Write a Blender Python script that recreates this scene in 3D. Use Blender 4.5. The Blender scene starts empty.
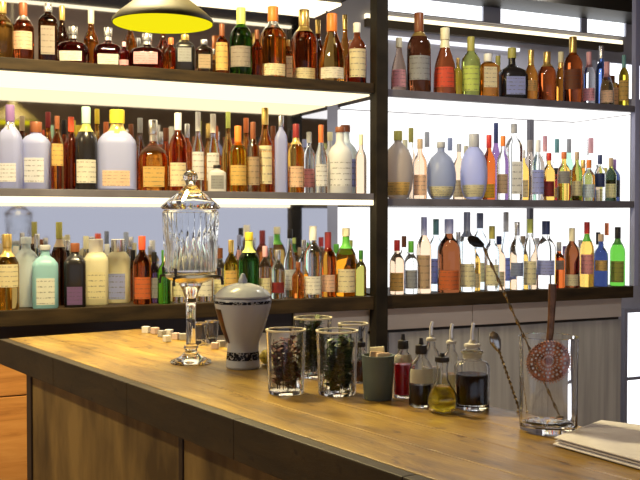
import bpy, bmesh, math, random
from mathutils import Vector, Matrix
rnd = random.Random(7)
sc = bpy.context.scene
col = sc.collection

# ---------------------------------------------------------------- camera
F = 950.0
YAW = math.radians(25.6)
PITCH = math.atan(20 / F)
CAMZ = 1.5
cam = bpy.data.objects.new('camera', bpy.data.cameras.new('camera'))
col.objects.link(cam)
cam.data.sensor_width = 36.0
cam.data.lens = F / 640 * 36
cam.data.clip_start = 0.05
cam.location = (0, 0, CAMZ)
cam.rotation_euler = (math.pi / 2 - PITCH, 0, -YAW)
sc.camera = cam
CM = cam.rotation_euler.to_matrix()

def ray(px, py):
    return CM @ Vector(((px - 320) / F, (240 - py) / F, -1))

def at(px, py, Y=None, z=None):
    """The point of the place seen at a pixel, on a known wall plane Y or height z."""
    d = ray(px, py)
    t = Y / d.y if Y is not None else (z - CAMZ) / d.z
    return Vector((0, 0, CAMZ)) + d * t

def X_at(px, Y):
    return at(px, 220, Y=Y).x

def depth(p):
    return -(CM.transposed() @ (Vector(p) - Vector((0, 0, CAMZ)))).z

# ---------------------------------------------------------------- materials
MC = {}
def principled(name):
    m = bpy.data.materials.new(name)
    m.use_nodes = True
    return m, m.node_tree.nodes, m.node_tree.links, m.node_tree.nodes['Principled BSDF']

def mat(name, c, rough=0.5, metal=0.0, trans=0.0, ior=1.45, emit=None, es=0.0, spec=None):
    if name in MC:
        return MC[name]
    m, n, l, b = principled(name)
    b.inputs['Base Color'].default_value = (*c, 1)
    b.inputs['Roughness'].default_value = rough
    b.inputs['Metallic'].default_value = metal
    b.inputs['Transmission Weight'].default_value = trans
    b.inputs['IOR'].default_value = ior
    if emit:
        b.inputs['Emission Color'].default_value = (*emit, 1)
        b.inputs['Emission Strength'].default_value = es
    MC[name] = m
    return m

def glow(name, c, s):
    if name in MC:
        return MC[name]
    m = bpy.data.materials.new(name)
    m.use_nodes = True
    n, l = m.node_tree.nodes, m.node_tree.links
    n.clear()
    e = n.new('ShaderNodeEmission'); o = n.new('ShaderNodeOutputMaterial')
    e.inputs[0].default_value = (*c, 1); e.inputs[1].default_value = s
    l.new(e.outputs[0], o.inputs[0])
    MC[name] = m
    return m

def ramp(n, stops):
    r = n.new('ShaderNodeValToRGB')
    e = r.color_ramp.elements
    while len(e) < len(stops):
        e.new(0.5)
    for k, (p, c) in enumerate(stops):
        e[k].position = p; e[k].color = (*c, 1)
    return r

def wood(name, dark, mid, light, scale=(1.2, 14, 14), rough=0.42, bump=0.12, rot=0.0, pits=True, coat=0.0):
    if name in MC:
        return MC[name]
    m, n, l, b = principled(name)
    tc = n.new('ShaderNodeTexCoord'); mp = n.new('ShaderNodeMapping')
    mp.inputs['Rotation'].default_value = (0, 0, rot)
    mp2 = n.new('ShaderNodeMapping'); mp2.inputs['Scale'].default_value = scale
    l.new(tc.outputs['Object'], mp.inputs[0]); l.new(mp.outputs[0], mp2.inputs[0])
    a = n.new('ShaderNodeTexNoise'); a.inputs['Scale'].default_value = 1.6; a.inputs['Detail'].default_value = 8; a.inputs['Roughness'].default_value = .68; a.inputs['Distortion'].default_value = .5
    l.new(mp2.outputs[0], a.inputs['Vector'])
    r = ramp(n, [(.28, dark), (.48, mid), (.72, light)])
    l.new(a.outputs['Fac'], r.inputs[0])
    c = r.outputs[0]
    if pits:
        mp3 = n.new('ShaderNodeMapping'); mp3.inputs['Scale'].default_value = (scale[0] * 6, scale[1] * 2.2, scale[2] * 2.2)
        l.new(mp.outputs[0], mp3.inputs[0])
        p = n.new('ShaderNodeTexNoise'); p.inputs['Scale'].default_value = 2.0; p.inputs['Detail'].default_value = 3
        l.new(mp3.outputs[0], p.inputs['Vector'])
        pr = ramp(n, [(.62, (1, 1, 1)), (.7, (.28, .2, .14))])
        l.new(p.outputs['Fac'], pr.inputs[0])
        mx = n.new('ShaderNodeMix'); mx.data_type = 'RGBA'; mx.blend_type = 'MULTIPLY'; mx.inputs[0].default_value = .8
        l.new(c, mx.inputs[6]); l.new(pr.outputs[0], mx.inputs[7])
        c = mx.outputs[2]
    l.new(c, b.inputs['Base Color'])
    b.inputs['Roughness'].default_value = rough
    b.inputs['Coat Weight'].default_value = coat
    b.inputs['Coat Roughness'].default_value = .25
    bp = n.new('ShaderNodeBump'); bp.inputs['Strength'].default_value = bump; bp.inputs['Distance'].default_value = .01
    l.new(a.outputs['Fac'], bp.inputs['Height']); l.new(bp.outputs[0], b.inputs['Normal'])
    MC[name] = m
    return m

def mottled(name, c1, c2, scale=6.0, rough=0.6, metal=0.0, stretch=(1, 1, 1)):
    if name in MC:
        return MC[name]
    m, n, l, b = principled(name)
    tc = n.new('ShaderNodeTexCoord'); mp = n.new('ShaderNodeMapping'); mp.inputs['Scale'].default_value = stretch
    t = n.new('ShaderNodeTexNoise'); t.inputs['Scale'].default_value = scale; t.inputs['Detail'].default_value = 5
    l.new(tc.outputs['Object'], mp.inputs[0]); l.new(mp.outputs[0], t.inputs['Vector'])
    r = ramp(n, [(.35, c1), (.65, c2)])
    l.new(t.outputs['Fac'], r.inputs[0]); l.new(r.outputs[0], b.inputs['Base Color'])
    b.inputs['Roughness'].default_value = rough; b.inputs['Metallic'].default_value = metal
    MC[name] = m
    return m

def paper(name, c, ink=(.12, .1, .1)):
    """label paper with small unreadable printed lines"""
    if name in MC:
        return MC[name]
    m, n, l, b = principled(name)
    tc = n.new('ShaderNodeTexCoord'); sp = n.new('ShaderNodeSeparateXYZ')
    l.new(tc.outputs['Generated'], sp.inputs[0])
    w = n.new('ShaderNodeMath'); w.operation = 'MULTIPLY'; w.inputs[1].default_value = 30
    l.new(sp.outputs['Z'], w.inputs[0])
    s = n.new('ShaderNodeMath'); s.operation = 'SINE'; l.new(w.outputs[0], s.inputs[0])
    ns = n.new('ShaderNodeTexNoise'); ns.inputs['Scale'].default_value = 9; l.new(tc.outputs['Generated'], ns.inputs['Vector'])
    mu = n.new('ShaderNodeMath'); mu.operation = 'MULTIPLY'; l.new(s.outputs[0], mu.inputs[0]); l.new(ns.outputs['Fac'], mu.inputs[1])
    g = n.new('ShaderNodeMath'); g.operation = 'GREATER_THAN'; g.inputs[1].default_value = .46; l.new(mu.outputs[0], g.inputs[0])
    sc_ = n.new('ShaderNodeMath'); sc_.operation = 'MULTIPLY'; sc_.inputs[1].default_value = .55; l.new(g.outputs[0], sc_.inputs[0])
    mx = n.new('ShaderNodeMix'); mx.data_type = 'RGBA'
    mx.inputs[6].default_value = (*c, 1); mx.inputs[7].default_value = (*ink, 1)
    l.new(sc_.outputs[0], mx.inputs[0]); l.new(mx.outputs[2], b.inputs['Base Color'])
    b.inputs['Roughness'].default_value = .55
    MC[name] = m
    return m

CLR = dict(
    clear=(.96, .98, .98), bluish=(.80, .90, .97), aqua=(.40, .72, .80), amber=(.92, .36, .05), honey=(.97, .6, .14),
    darkamber=(.62, .14, .03), rust=(.75, .2, .06), red=(.65, .04, .03), wine=(.30, .03, .03), brown=(.25, .08, .03),
    black=(.015, .013, .014), green=(.13, .5, .06), darkgreen=(.05, .22, .03), olive=(.45, .42, .1), lime=(.75, .85, .2),
    yellow=(.95, .72, .06), cream=(.93, .87, .6), ivory=(.95, .92, .82), white=(.92, .92, .92), grey=(.42, .43, .45), silver=(.75, .76, .78),
    lilac=(.47, .52, .88), slate=(.33, .38, .55), blue=(.12, .2, .5), navy=(.04, .06, .18), purple=(.25, .14, .35), teal=(.18, .42, .42),
    pink=(.85, .45, .5), peach=(.95, .7, .5), orange=(.9, .25, .04), gold=(.85, .6, .2), mint=(.5, .85, .65), tan=(.6, .45, .3), taupe=(.45, .38, .33), vermilion=(.85, .12, .05))

def body_mat(spec):
    """'amber' = tinted glass, 'amber!' = opaque glaze, 'lilac~' = frosted glass"""
    k = spec.rstrip('!~'); c = CLR[k]
    if spec.endswith('!'):
        return mat('opaque_' + k, c, .25)
    if spec.endswith('~'):
        return mat('frosted_' + k, c, .35, 0, .45, 1.3)
    return mat('glass_' + k, c, .03, 0, 1.0, 1.33)

def cap_mat(k):
    if k == 'gold':
        return mat('gold_foil', (.85, .6, .2), .3, .8)
    if k == 'silver':
        return mat('silver_foil', (.8, .8, .82), .25, .9)
    return mat('cap_' + k, CLR[k], .4)

# ---------------------------------------------------------------- mesh helpers
def link(name, bm, m, parent=None, smooth=True, loc=None):
    me = bpy.data.meshes.new(name)
    bmesh.ops.recalc_face_normals(bm, faces=bm.faces[:])
    bm.to_mesh(me); bm.free()
    for p in me.polygons:
        p.use_smooth = smooth
    if smooth:
        me.set_sharp_from_angle(angle=math.radians(38))
    for mm in (m if isinstance(m, (list, tuple)) else [m]):
        me.materials.append(mm)
    o = bpy.data.objects.new(name, me)
    col.objects.link(o)
    if parent:
        o.parent = parent
    if loc is not None:
        o.location = loc
    return o

def tag(o, label=None, cat=None, group=None, kind=None):
    if label: o['label'] = label
    if cat: o['category'] = cat
    if group: o['group'] = group
    if kind: o['kind'] = kind
    return o

def empty(name, loc, label=None, cat=None, group=None, rz=0, kind=None):
    o = bpy.data.objects.new(name, None); col.objects.link(o)
    o.empty_display_size = .05
    o.location = loc; o.rotation_euler = (0, 0, rz)
    return tag(o, label, cat, group, kind)

def box_bm(x0, x1, y0, y1, z0, z1, bev=0.0, bm=None):
    b = bmesh.new()
    vs = [b.verts.new((x, y, z)) for x in (x0, x1) for y in (y0, y1) for z in (z0, z1)]
    for f in ((0, 1, 3, 2), (4, 6, 7, 5), (0, 4, 5, 1), (2, 3, 7, 6), (0, 2, 6, 4), (1, 5, 7, 3)):
        b.faces.new([vs[i] for i in f])
    if bev:
        bmesh.ops.bevel(b, geom=b.edges[:], offset=bev, segments=2, affect='EDGES', profile=.6)
    return b

def box(name, r, m, parent=None, bev=.002, loc=None):
    return link(name, box_bm(*r, bev=bev), m, parent, smooth=False, loc=loc)

def sup(t, n):
    c, s = math.cos(t), math.sin(t)
    if n == 2:
        return c, s
    k = (abs(c) ** n + abs(s) ** n) ** (-1.0 / n)
    return c * k, s * k

def lathe(prof, seg=24, bm=None, off=(0, 0, 0), flute=None):
    """prof: (r, z) or (r, z, n): n = roundness exponent of that ring's section; r = 0 closes"""
    b = bm or bmesh.new()
    rings = []
    for p in prof:
        r, z = p[0], p[1]; n = p[2] if len(p) > 2 else 2
        if r <= 1e-6:
            rings.append([b.verts.new((off[0], off[1], off[2] + z))])
        else:
            ring = []
            for i in range(seg):
                t = 2 * math.pi * i / seg + math.pi / seg
                cx, sy = sup(t, n)
                rr = r
                if flute and flute[0] <= z <= flute[1] and r >= flute[2]:
                    rr = r * (1 - flute[3] * (i % 2))
                ring.append(b.verts.new((off[0] + rr * cx, off[1] + rr * sy, off[2] + z)))
            rings.append(ring)
    for a, c in zip(rings, rings[1:]):
        if len(a) == 1 and len(c) == 1:
            continue
        for i in range(seg):
            j = (i + 1) % seg
            if len(a) == 1:
                b.faces.new((a[0], c[i], c[j]))
            elif len(c) == 1:
                b.faces.new((a[i], c[0], a[j]))
            else:
                b.faces.new((a[i], c[i], c[j], a[j]))
    return b

def tube(pts, r, seg=8, bm=None, twist=0, oval=1.0):
    b = bm or bmesh.new()
    pts = [Vector(p) for p in pts]
    rr = r if isinstance(r, (list, tuple)) else [r] * len(pts)
    rings = []
    up = Vector((0.31, .2, .93))
    for i, p in enumerate(pts):
        d = (pts[min(i + 1, len(pts) - 1)] - pts[max(i - 1, 0)]).normalized()
        u = d.cross(up)
        if u.length < 1e-3: u = d.cross(Vector((1, 0, 0)))
        u.normalize(); v = d.cross(u)
        ring = []
        for k in range(seg):
            t = 2 * math.pi * k / seg
            cu, cv = math.cos(t) * oval, math.sin(t)
            a = twist * i
            ring.append(b.verts.new(p + rr[i] * ((cu * math.cos(a) - cv * math.sin(a)) * u + (cu * math.sin(a) + cv * math.cos(a)) * v)))
        rings.append(ring)
    for a, c in zip(rings, rings[1:]):
        for k in range(seg):
            j = (k + 1) % seg
            b.faces.new((a[k], a[j], c[j], c[k]))
    b.faces.new(rings[0][::-1]); b.faces.new(rings[-1])
    return b

def radius_at(prof, z):
    for a, c in zip(prof, prof[1:]):
        if a[1] <= z <= c[1] and c[1] > a[1]:
            t = (z - a[1]) / (c[1] - a[1])
            return a[0] + t * (c[0] - a[0])
    return prof[-1][0]

def wrap_bm(prof, z0, z1, ang0, half, n=2, off=.0008, steps=12, hs=4, seg=24):
    """a sheet that follows a lathed surface (label, painted band)"""
    b = bmesh.new(); grid = []
    for i in range(hs + 1):
        z = z0 + (z1 - z0) * i / hs
        r = radius_at(prof, z) + off
        row = []
        for k in range(steps + 1):
            t = ang0 - half + 2 * half * k / steps
            cx, sy = sup(t, n)
            row.append(b.verts.new((r * cx, r * sy, z)))
        grid.append(row)
    for i in range(hs):
        for k in range(steps):
            b.faces.new((grid[i][k], grid[i][k + 1], grid[i + 1][k + 1], grid[i + 1][k]))
    r_ = bmesh.ops.solidify(b, geom=b.faces[:], thickness=-.0004)
    return b

# ---------------------------------------------------------------- the room
YF, YB = 3.90, 4.41
ZC, ZCB = 1.142, 1.080            # bottom shelf
ZBL, ZBLB, ZBLL = 1.624, 1.594, 1.569
ZBR, ZBRB = 1.602, 1.567
ZAL, ZALB = 2.138, 2.092
ZAR, ZARB = 2.116, 2.083
ZD = 2.58
YW = 5.0                          # wall behind the shelving

def struct(name, r, m, bev=0):
    return tag(box(name, r, m, bev=bev), kind='structure')

plaster = mottled('grey_plaster', (.34, .33, .37), (.42, .41, .46), 3, .8)
dark_paint = mat('dark_brown_paint', (.035, .025, .018), .45)
floor_m = wood('floor_planks', (.12, .06, .025), (.24, .13, .055), (.34, .2, .09), (1, 9, 9), .5)
struct('floor', (-3.2, 6.2, -2.6, YW + .1, -.1, 0), floor_m)
struct('ceiling', (-3.2, 6.2, -2.6, YW + .1, 3.06, 3.16), mottled('brown_ceiling_boards', (.26, .18, .09), (.40, .29, .16), 3, .7))
struct('wall_left', (-3.3, -3.2, -2.6, YW + .1, 0, 3.06), plaster)
struct('wall_right', (6.2, 6.3, -2.6, YW + .1, 0, 3.06), plaster)
struct('wall_front', (-3.2, 6.2, -2.7, -2.6, 2.02, 3.06), mottled('mirror_tint_header', (.34, .27, .18), (.50, .41, .29), 3, .7))  # upper wall added out of view so the mirror reflects brown
struct('wall_back', (-3.2, 6.2, YW, YW + .1, 0, 3.06), plaster)
def zpx(px, py, Y): return at(px, py, Y=Y).z
z_beam = zpx(540, 12, YW - .05)
struct('trim_1', (1.2, 6.2, YW - .30, YW - .002, z_beam, 3.05), mat('beam_black', (.02, .017, .012), .5))
day = glow('daylight_glass', (.93, .96, 1.0), 2.2)
frame_m = mat('window_frame_grey', (.30, .30, .36), .5)
def window(name, x0, x1, z0, z1, Y, mull=(), fr=.02, bar=()):
    w = empty(name, ((x0 + x1) / 2, Y, z0)); w['kind'] = 'structure'
    cx = (x0 + x1) / 2
    b = bmesh.new()
    def add(r):
        t = box_bm(*r); me = bpy.data.meshes.new('t'); t.to_mesh(me); t.free(); b.from_mesh(me); bpy.data.meshes.remove(me)
    add((x0 - cx, x1 - cx, -.03, 0, 0, fr)); add((x0 - cx, x1 - cx, -.03, 0, z1 - z0 - fr, z1 - z0))
    add((x0 - cx, x0 - cx + fr, -.03, 0, fr, z1 - z0 - fr)); add((x1 - cx - fr, x1 - cx, -.03, 0, fr, z1 - z0 - fr))
    for m0, m1 in mull:
        add((m0 - cx, m1 - cx, -.028, 0, fr, z1 - z0 - fr))
    for h0, h1 in bar:
        add((x0 - cx + fr, x1 - cx - fr, -.028, 0, h0 - z0, h1 - z0))
    link('window_frame', b, frame_m, w, smooth=False)
    box('window_pane', (x0 - cx + fr, x1 - cx - fr, -.012, -.004, fr, z1 - z0 - fr), day, w, bev=0)
    return w
window('window_1', X_at(380, YW), X_at(622, YW), zpx(540, 29.5, YW), z_beam + .02, YW - .003,
       mull=((X_at(480, YW), X_at(497, YW)), (X_at(577, YW), X_at(583, YW))), fr=.006)
window('window_2', X_at(592, YW), X_at(640, YW), zpx(612, 100, YW), zpx(612, 62, YW), YW - .003, fr=.012)
window('window_3', X_at(622, YW), X_at(652, YW), .02, zpx(634, 308, YW), YW - .003, fr=.028, bar=((zpx(634, 379, YW), zpx(634, 376, YW)),))

# ---------------------------------------------------------------- back bar shelving
black_metal = mottled('blackened_steel', (.010, .008, .006), (.022, .017, .012), 8, .6)
black_metal.node_tree.nodes['Principled BSDF'].inputs['Specular IOR Level'].default_value = .15
shelf_brown = mottled('dark_shelf_edge', (.016, .010, .005), (.045, .028, .012), 5, .6, 0, (1, 6, 6))
shelf_brown.node_tree.nodes['Principled BSDF'].inputs['Specular IOR Level'].default_value = .2
shelf_grey = mottled('grey_shelf_board', (.09, .085, .10), (.15, .14, .17), 5, .5)
warm_led = glow('warm_led', (1.0, .86, .56), 2.0)
warm_panel = glow('warm_light_panel', (1.0, .84, .52), 1.75)
white_box = glow('white_light_box', (1.0, .985, .965), 1.35)
mirror_m = mat('smoky_mirror', (.72, .71, .73), .05, 1.0)

XL = X_at(-70, YF)
XP0, XP1 = X_at(376.5, YF - .02), X_at(388.0, YF - .02)
XR = X_at(634, YF)
sh = empty('back_bar_shelving', ((XL + XR) / 2, YF, 0), 'tall black-framed back bar shelving with mirrored and white-lit bays, full of bottles', 'shelving')
S0 = sh.location.copy()
def spart(name, r, m, bev=.002):
    x0, x1, y0, y1, z0, z1 = r
    return box(name, (x0 - S0.x, x1 - S0.x, y0 - S0.y, y1 - S0.y, z0, z1), m, sh, bev=bev)
spart('post', (XP0, XP1, YF - .02, YF + .045, 0, 3.05), black_metal)
PXL = XP0 - .002; PXR = XP1 + .002
# mirrored bay
o = spart('shelf_board', (XL, PXL, YF, YB, ZALB, ZAL), shelf_brown)
o = spart('shelf_board', (XL, PXL, YF, YB, ZBLB, ZBL), shelf_grey)
o = spart('shelf_board', (XL, PXL, YF, YB, ZCB, ZC), shelf_brown)
tag(spart('light_panel', (XL, PXL, YF + .06, YB - .035, ZBLB - .008, ZBLB - .0005), warm_panel), 'added warm white fill panel under the middle shelf')  # glowing sheet added to brighten the bottles on the shelf below
o = spart('shelf_board', (XL, PXL, YF, YB, ZD, ZD + .045), shelf_brown)
tag(spart('light_panel', (XL, PXL, YF + .045, YB - .035, ZALB - .010, ZALB - .0005), warm_panel), 'glowing warm white diffuser under the top shelf')
tag(spart('led_strip', (XL, PXL, YF + .004, YF + .028, ZBLL, ZBLB - .0005), warm_led), 'glowing warm white strip under the middle shelf')
spart('led_strip', (XL, PXL, YB - .17, YB - .03, ZD - .014, ZD - .0005), glow('top_led', (1.0, .86, .56), 3.0))
spart('led_strip', (XL, PXL, YF + .02, YF + .045, ZD - .014, ZD - .0005), warm_led)
for z0, z1 in ((ZC, ZBLB), (ZBL, ZALB), (ZAL, ZD)):
    spart('mirror_panel', (XL, PXL, YB - .012, YB, z0 + .001, z1 - .001), mirror_m, bev=0)
# white-lit bay
spart('shelf_board', (PXR, XR, YF, YB, ZARB, ZAR), shelf_grey)
spart('shelf_board', (PXR, XR, YF, YB, ZBRB, ZBR), shelf_grey)
spart('shelf_board', (PXR, XR, YF, YB, ZCB, ZC), shelf_brown)
spart('light_panel', (PXR, XR, YF + .03, YB - .03, ZARB - .010, ZARB - .0005), white_box)
for z0, z1 in ((ZC, ZBRB), (ZBR, ZARB - .012)):
    tag(spart('light_box', (PXR, XR, YB - .02, YB, z0 + .001, z1 - .001), white_box, bev=0), 'glowing white back panel')
for px in (530, 581):
    x = X_at(px, YB - .04)
    spart('upright', (x - .014, x + .014, YB - .055, YB - .025, ZC + .001, ZBRB - .001), shelf_grey)
    spart('upright', (x - .014, x + .014, YB - .055, YB - .025, ZBR + .001, ZARB - .012), shelf_grey)
spart('end_post', (XR + .004, XR + .034, YF, YF + .03, ZC + .001, 2.75), mat('lilac_end_post', (.30, .32, .50), .4))
for z0, z1 in ((ZC, ZBRB), (ZBR, ZARB - .012)):
    tag(spart('light_box', (XR - .002, XR + .003, YF + .035, YB - .021, z0 + .001, z1 - .001), white_box, bev=0), 'glowing white end panel')
# LED line behind the open top shelf, and a shelf rail lower down on the wall
rail = empty('wall_light_strip', (X_at(500, YW), YW - .01, zpx(500, 33, YW)), 'long thin warm light strip on the wall above the open top shelf', 'light strip')
hx = (X_at(640, YW) - X_at(392, YW)) / 2
box('strip_diffuser', (-hx, hx, -.02, .004, 0, .028), warm_led, rail, bev=.002)
box('strip_housing', (-hx, hx, -.03, .004, -.05, -.0005), mat('bronze_housing', (.09, .07, .045), .5), rail, bev=.002)
rail2 = empty('wall_light_strip', (X_at(450, YW), YW - .01, zpx(450, 46, YW)), 'short pale light strip low on the wall behind the dark brown tall bottle', 'light strip')
hx = (X_at(528, YW) - X_at(392, YW)) / 2
box('strip_diffuser', (-hx, hx, -.02, .004, 0, .022), glow('pale_led', (.95, .95, 1.0), 1.3), rail2, bev=.002)

# ---------------------------------------------------------------- cabinet under the shelving
XC = X_at(622, YF + .06)
cab = empty('back_bar_cabinet', ((XL + XC) / 2, YF + .06, 0), 'grey and orange wood base cabinet under the bottle shelving', 'cabinet')
K0 = cab.location.copy()
taupe = mottled('taupe_laminate', (.66, .60, .52), (.74, .68, .60), 2, .5, 0, (1, 1, 6))
grey_door = mottled('brushed_grey_door', (.30, .30, .31), (.42, .42, .425), 3, .45, 0, (9, 9, .5))
orange_wood = wood('orange_cabinet_wood', (.34, .13, .03), (.55, .24, .06), (.66, .33, .10), (1.5, 1.5, 16), .5, .05, pits=False)
def kpart(name, r, m, bev=.003):
    x0, x1, y0, y1, z0, z1 = r
    return box(name, (x0 - K0.x, x1 - K0.x, y0 - K0.y, y1 - K0.y, z0, z1), m, cab, bev=bev)
kpart('body', (XL, XC, YF + .08, YB, .001, ZCB - .002), dark_paint)
XM = X_at(300, YF)
zb0, zb1 = zpx(441, 327, YF + .06), ZCB - .002
kpart('drawer_front', (XM, (XM + XC) / 2 - .002, YF + .06, YF + .079, zb0, zb1), taupe)
kpart('drawer_front', ((XM + XC) / 2 + .002, XC, YF + .06, YF + .079, zb0, zb1), taupe)
xs = [XM, X_at(395, YF), X_at(486, YF), X_at(556, YF), XC]
for a, b_ in zip(xs, xs[1:]):
    kpart('door', (a + .002, b_ - .002, YF + .06, YF + .079, .08, zb0 - .014), grey_door)
xl = X_at(120, YF)
for zz in ((.10, .44), (.445, .79), (.795, .99)):
    tag(kpart('drawer_front', (XL, xl, YF + .06, YF + .079, zz[0], zz[1]), orange_wood), 'orange wood drawer front')
kpart('drawer_front', (xl + .004, XM - .004, YF + .06, YF + .079, .10, .99), taupe)

# ---------------------------------------------------------------- bar counter
ZT = 1.08
P0 = at(-1, 339, z=ZT)
dv = ray(-350, 220); dv.z = 0; dv.normalize()
bx = -dv                                     # along the bar towards the viewer
by = Vector((-bx.y, bx.x, 0))                # across the bar, towards the shelving side
pb = at(500, 408, z=ZT)
if (pb - P0).dot(by) < 0: by = -by
WID = (pb - P0).dot(by)
LEN = 3.3
rzb = math.atan2(bx.y, bx.x)
sgn = 1 if Vector((-math.sin(rzb), math.cos(rzb), 0)).dot(by) > 0 else -1
TH = .088
top_wood = wood('bar_top_wood', (.065, .032, .005), (.26, .15, .022), (.48, .31, .055), (1.6, 9, 9), .38, .6, coat=.2)
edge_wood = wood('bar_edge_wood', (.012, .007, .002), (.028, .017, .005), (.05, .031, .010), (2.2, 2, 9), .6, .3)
def ybox(y0, y1):
    return (y0, y1) if sgn > 0 else (-y1, -y0)
bt = empty('bar_worktop', (P0.x, P0.y, ZT - TH), 'thick worn golden brown wooden bar top running towards the bottle shelves', 'bar top', rz=rzb)
npl = 4
y0, y1 = ybox(.032, WID)
for k in range(npl):
    a = y0 + (y1 - y0) * k / npl; c = y0 + (y1 - y0) * (k + 1) / npl
    box('plank', (.0, LEN, a + .0004, c - .0004, 0, TH), top_wood, bt, bev=.0022)
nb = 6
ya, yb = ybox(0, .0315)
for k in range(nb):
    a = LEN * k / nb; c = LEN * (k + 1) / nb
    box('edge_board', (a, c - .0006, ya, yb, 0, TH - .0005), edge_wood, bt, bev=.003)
bf = empty('bar_counter', (P0.x, P0.y, 0), 'olive brown panelled front and body of the bar below the top', 'bar', rz=rzb)
panel_m = mottled('olive_panel', (.07, .042, .012), (.28, .185, .06), 3.2, .6, 0, (2.5, 2.5, .8))
post_m = mat('dark_post', (.028, .016, .007), .5)
END, REC = .16, .05
def fpart(name, r, m, bev=.002):
    x0, x1, yy0, yy1, z0, z1 = r
    q0, q1 = ybox(yy0, yy1)
    return box(name, (x0, x1, q0, q1, z0, z1), m, bf, bev=bev)
fpart('body', (END + .002, LEN, REC + .022, WID - .10, .001, ZT - TH - .001), dark_paint)
fpart('post', (END, END + .045, REC - .006, REC + .020, .001, ZT - TH - .001), post_m)
xj = 1.30
fpart('panel', (END + .046, xj - .001, REC, REC + .020, .03, ZT - TH - .001), panel_m)
fpart('post', (xj, xj + .022, REC - .004, REC + .020, .001, ZT - TH - .001), post_m)
fpart('panel', (xj + .023, LEN, REC, REC + .020, .03, ZT - TH - .001), panel_m)

# ---------------------------------------------------------------- bottles
PROF = dict(
    std=[(0, 0), (.93, 0), (1, .02), (1, .56), (.95, .62), (.72, .69), (.42, .745), (.34, .79), (.32, .93), (.37, .935), (.37, .96), (0, .96)],
    tall=[(0, 0), (.93, 0), (1, .02), (1, .48), (.93, .55), (.66, .63), (.44, .70), (.36, .78), (.33, .93), (.38, .935), (.38, .96), (0, .96)],
    bell=[(0, 0), (.95, 0), (1, .03), (.97, .30), (.86, .46), (.62, .60), (.42, .70), (.34, .80), (.32, .93), (.37, .935), (.37, .96), (0, .96)],
    flask=[(0, 0), (.90, 0), (.97, .03), (1, .30), (.98, .46), (.82, .56), (.45, .63), (.26, .68), (.22, .84), (.28, .85), (.28, .90), (0, .90)],
    round=[(0, 0), (.55, 0), (.72, .04), (.90, .14), (1, .32), (1, .44), (.90, .60), (.68, .72), (.36, .80), (.24, .83), (.22, .93), (.26, .935), (.26, .96), (0, .96)],
    jug=[(0, 0), (.95, 0), (1, .02), (1, .66), (.97, .71), (.70, .78), (.42, .82), (.36, .85), (.35, .93), (.40, .935), (.40, .96), (0, .96)],
)
USED = {}
def bottle(kind, base, H, R, body, cap, capf=.16, lab=None, lz=(.12, .42), square=False, label='', group='', neck=None, name='liquor_bottle', face=None, capw=1.0):
    base = Vector(base)
    to = Vector((0, 0, CAMZ)) - base
    a = math.atan2(to.y, to.x) if face is None else face
    root = empty(name, base, label, 'bottle', group, rz=a + (rnd.uniform(-.12, .12)))
    n = 5 if square else 2
    prof = []
    for r, z in PROF[kind]:
        nn = n if r > .5 or (r == 0) else 2
        prof.append((r * R, z * H, nn))
    # smoother shoulders: split by inserting midpoints
    link('body', lathe(prof, 24), body_mat(body), root)
    zt = prof[-1][1]; rn = prof[-2][0]
    z0 = H * (1 - capf)
    rc = max(rn, radius_at([(p[0], p[1]) for p in prof], max(z0, H * .80))) * 1.08 * capw
    cb = lathe([(rc * .98, z0), (rc, z0 + .002), (rc, H - .003), (rc * .92, H), (0, H)], 16)
    link('cap', cb, cap_mat(cap), root)
    if neck:
        zz0, zz1 = H * .70, z0 - .002
        if zz1 > zz0 + .006:
            pr2 = [(p[0], p[1]) for p in prof]
            pts = [(radius_at(pr2, zz0 + (zz1 - zz0) * i / 4) + .0012, zz0 + (zz1 - zz0) * i / 4) for i in range(5)]
            link('neck_foil', lathe(pts, 20), cap_mat(neck), root)
    if lab:
        pr2 = [(p[0], p[1]) for p in prof]
        half = .62 if square else 1.0
        link('label', wrap_bm(pr2, lz[0] * H, lz[1] * H, 0, half, n), paper('label_' + lab, CLR[lab]), root)
    return root

SHELF = {
    'AL': (ZAL, 'top shelf, mirrored bay', 'bottles on the top shelf of the mirrored bay'),
    'AR': (ZAR, 'top shelf, open-backed bay', 'bottles on the top shelf of the open-backed bay'),
    'BL': (ZBL, 'middle shelf, mirrored bay', 'bottles on the middle shelf of the mirrored bay'),
    'BR': (ZBR, 'middle shelf, white-lit bay', 'bottles on the middle shelf of the white-lit bay'),
    'CL': (ZC, 'bottom shelf, mirrored bay', 'bottles on the bottom shelf of the mirrored bay'),
    'CR': (ZC, 'bottom shelf, white-lit bay', 'bottles on the bottom shelf of the white-lit bay'),
}
ROWY = {0: .075, 1: .175, 2: .285, 3: .385}
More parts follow.
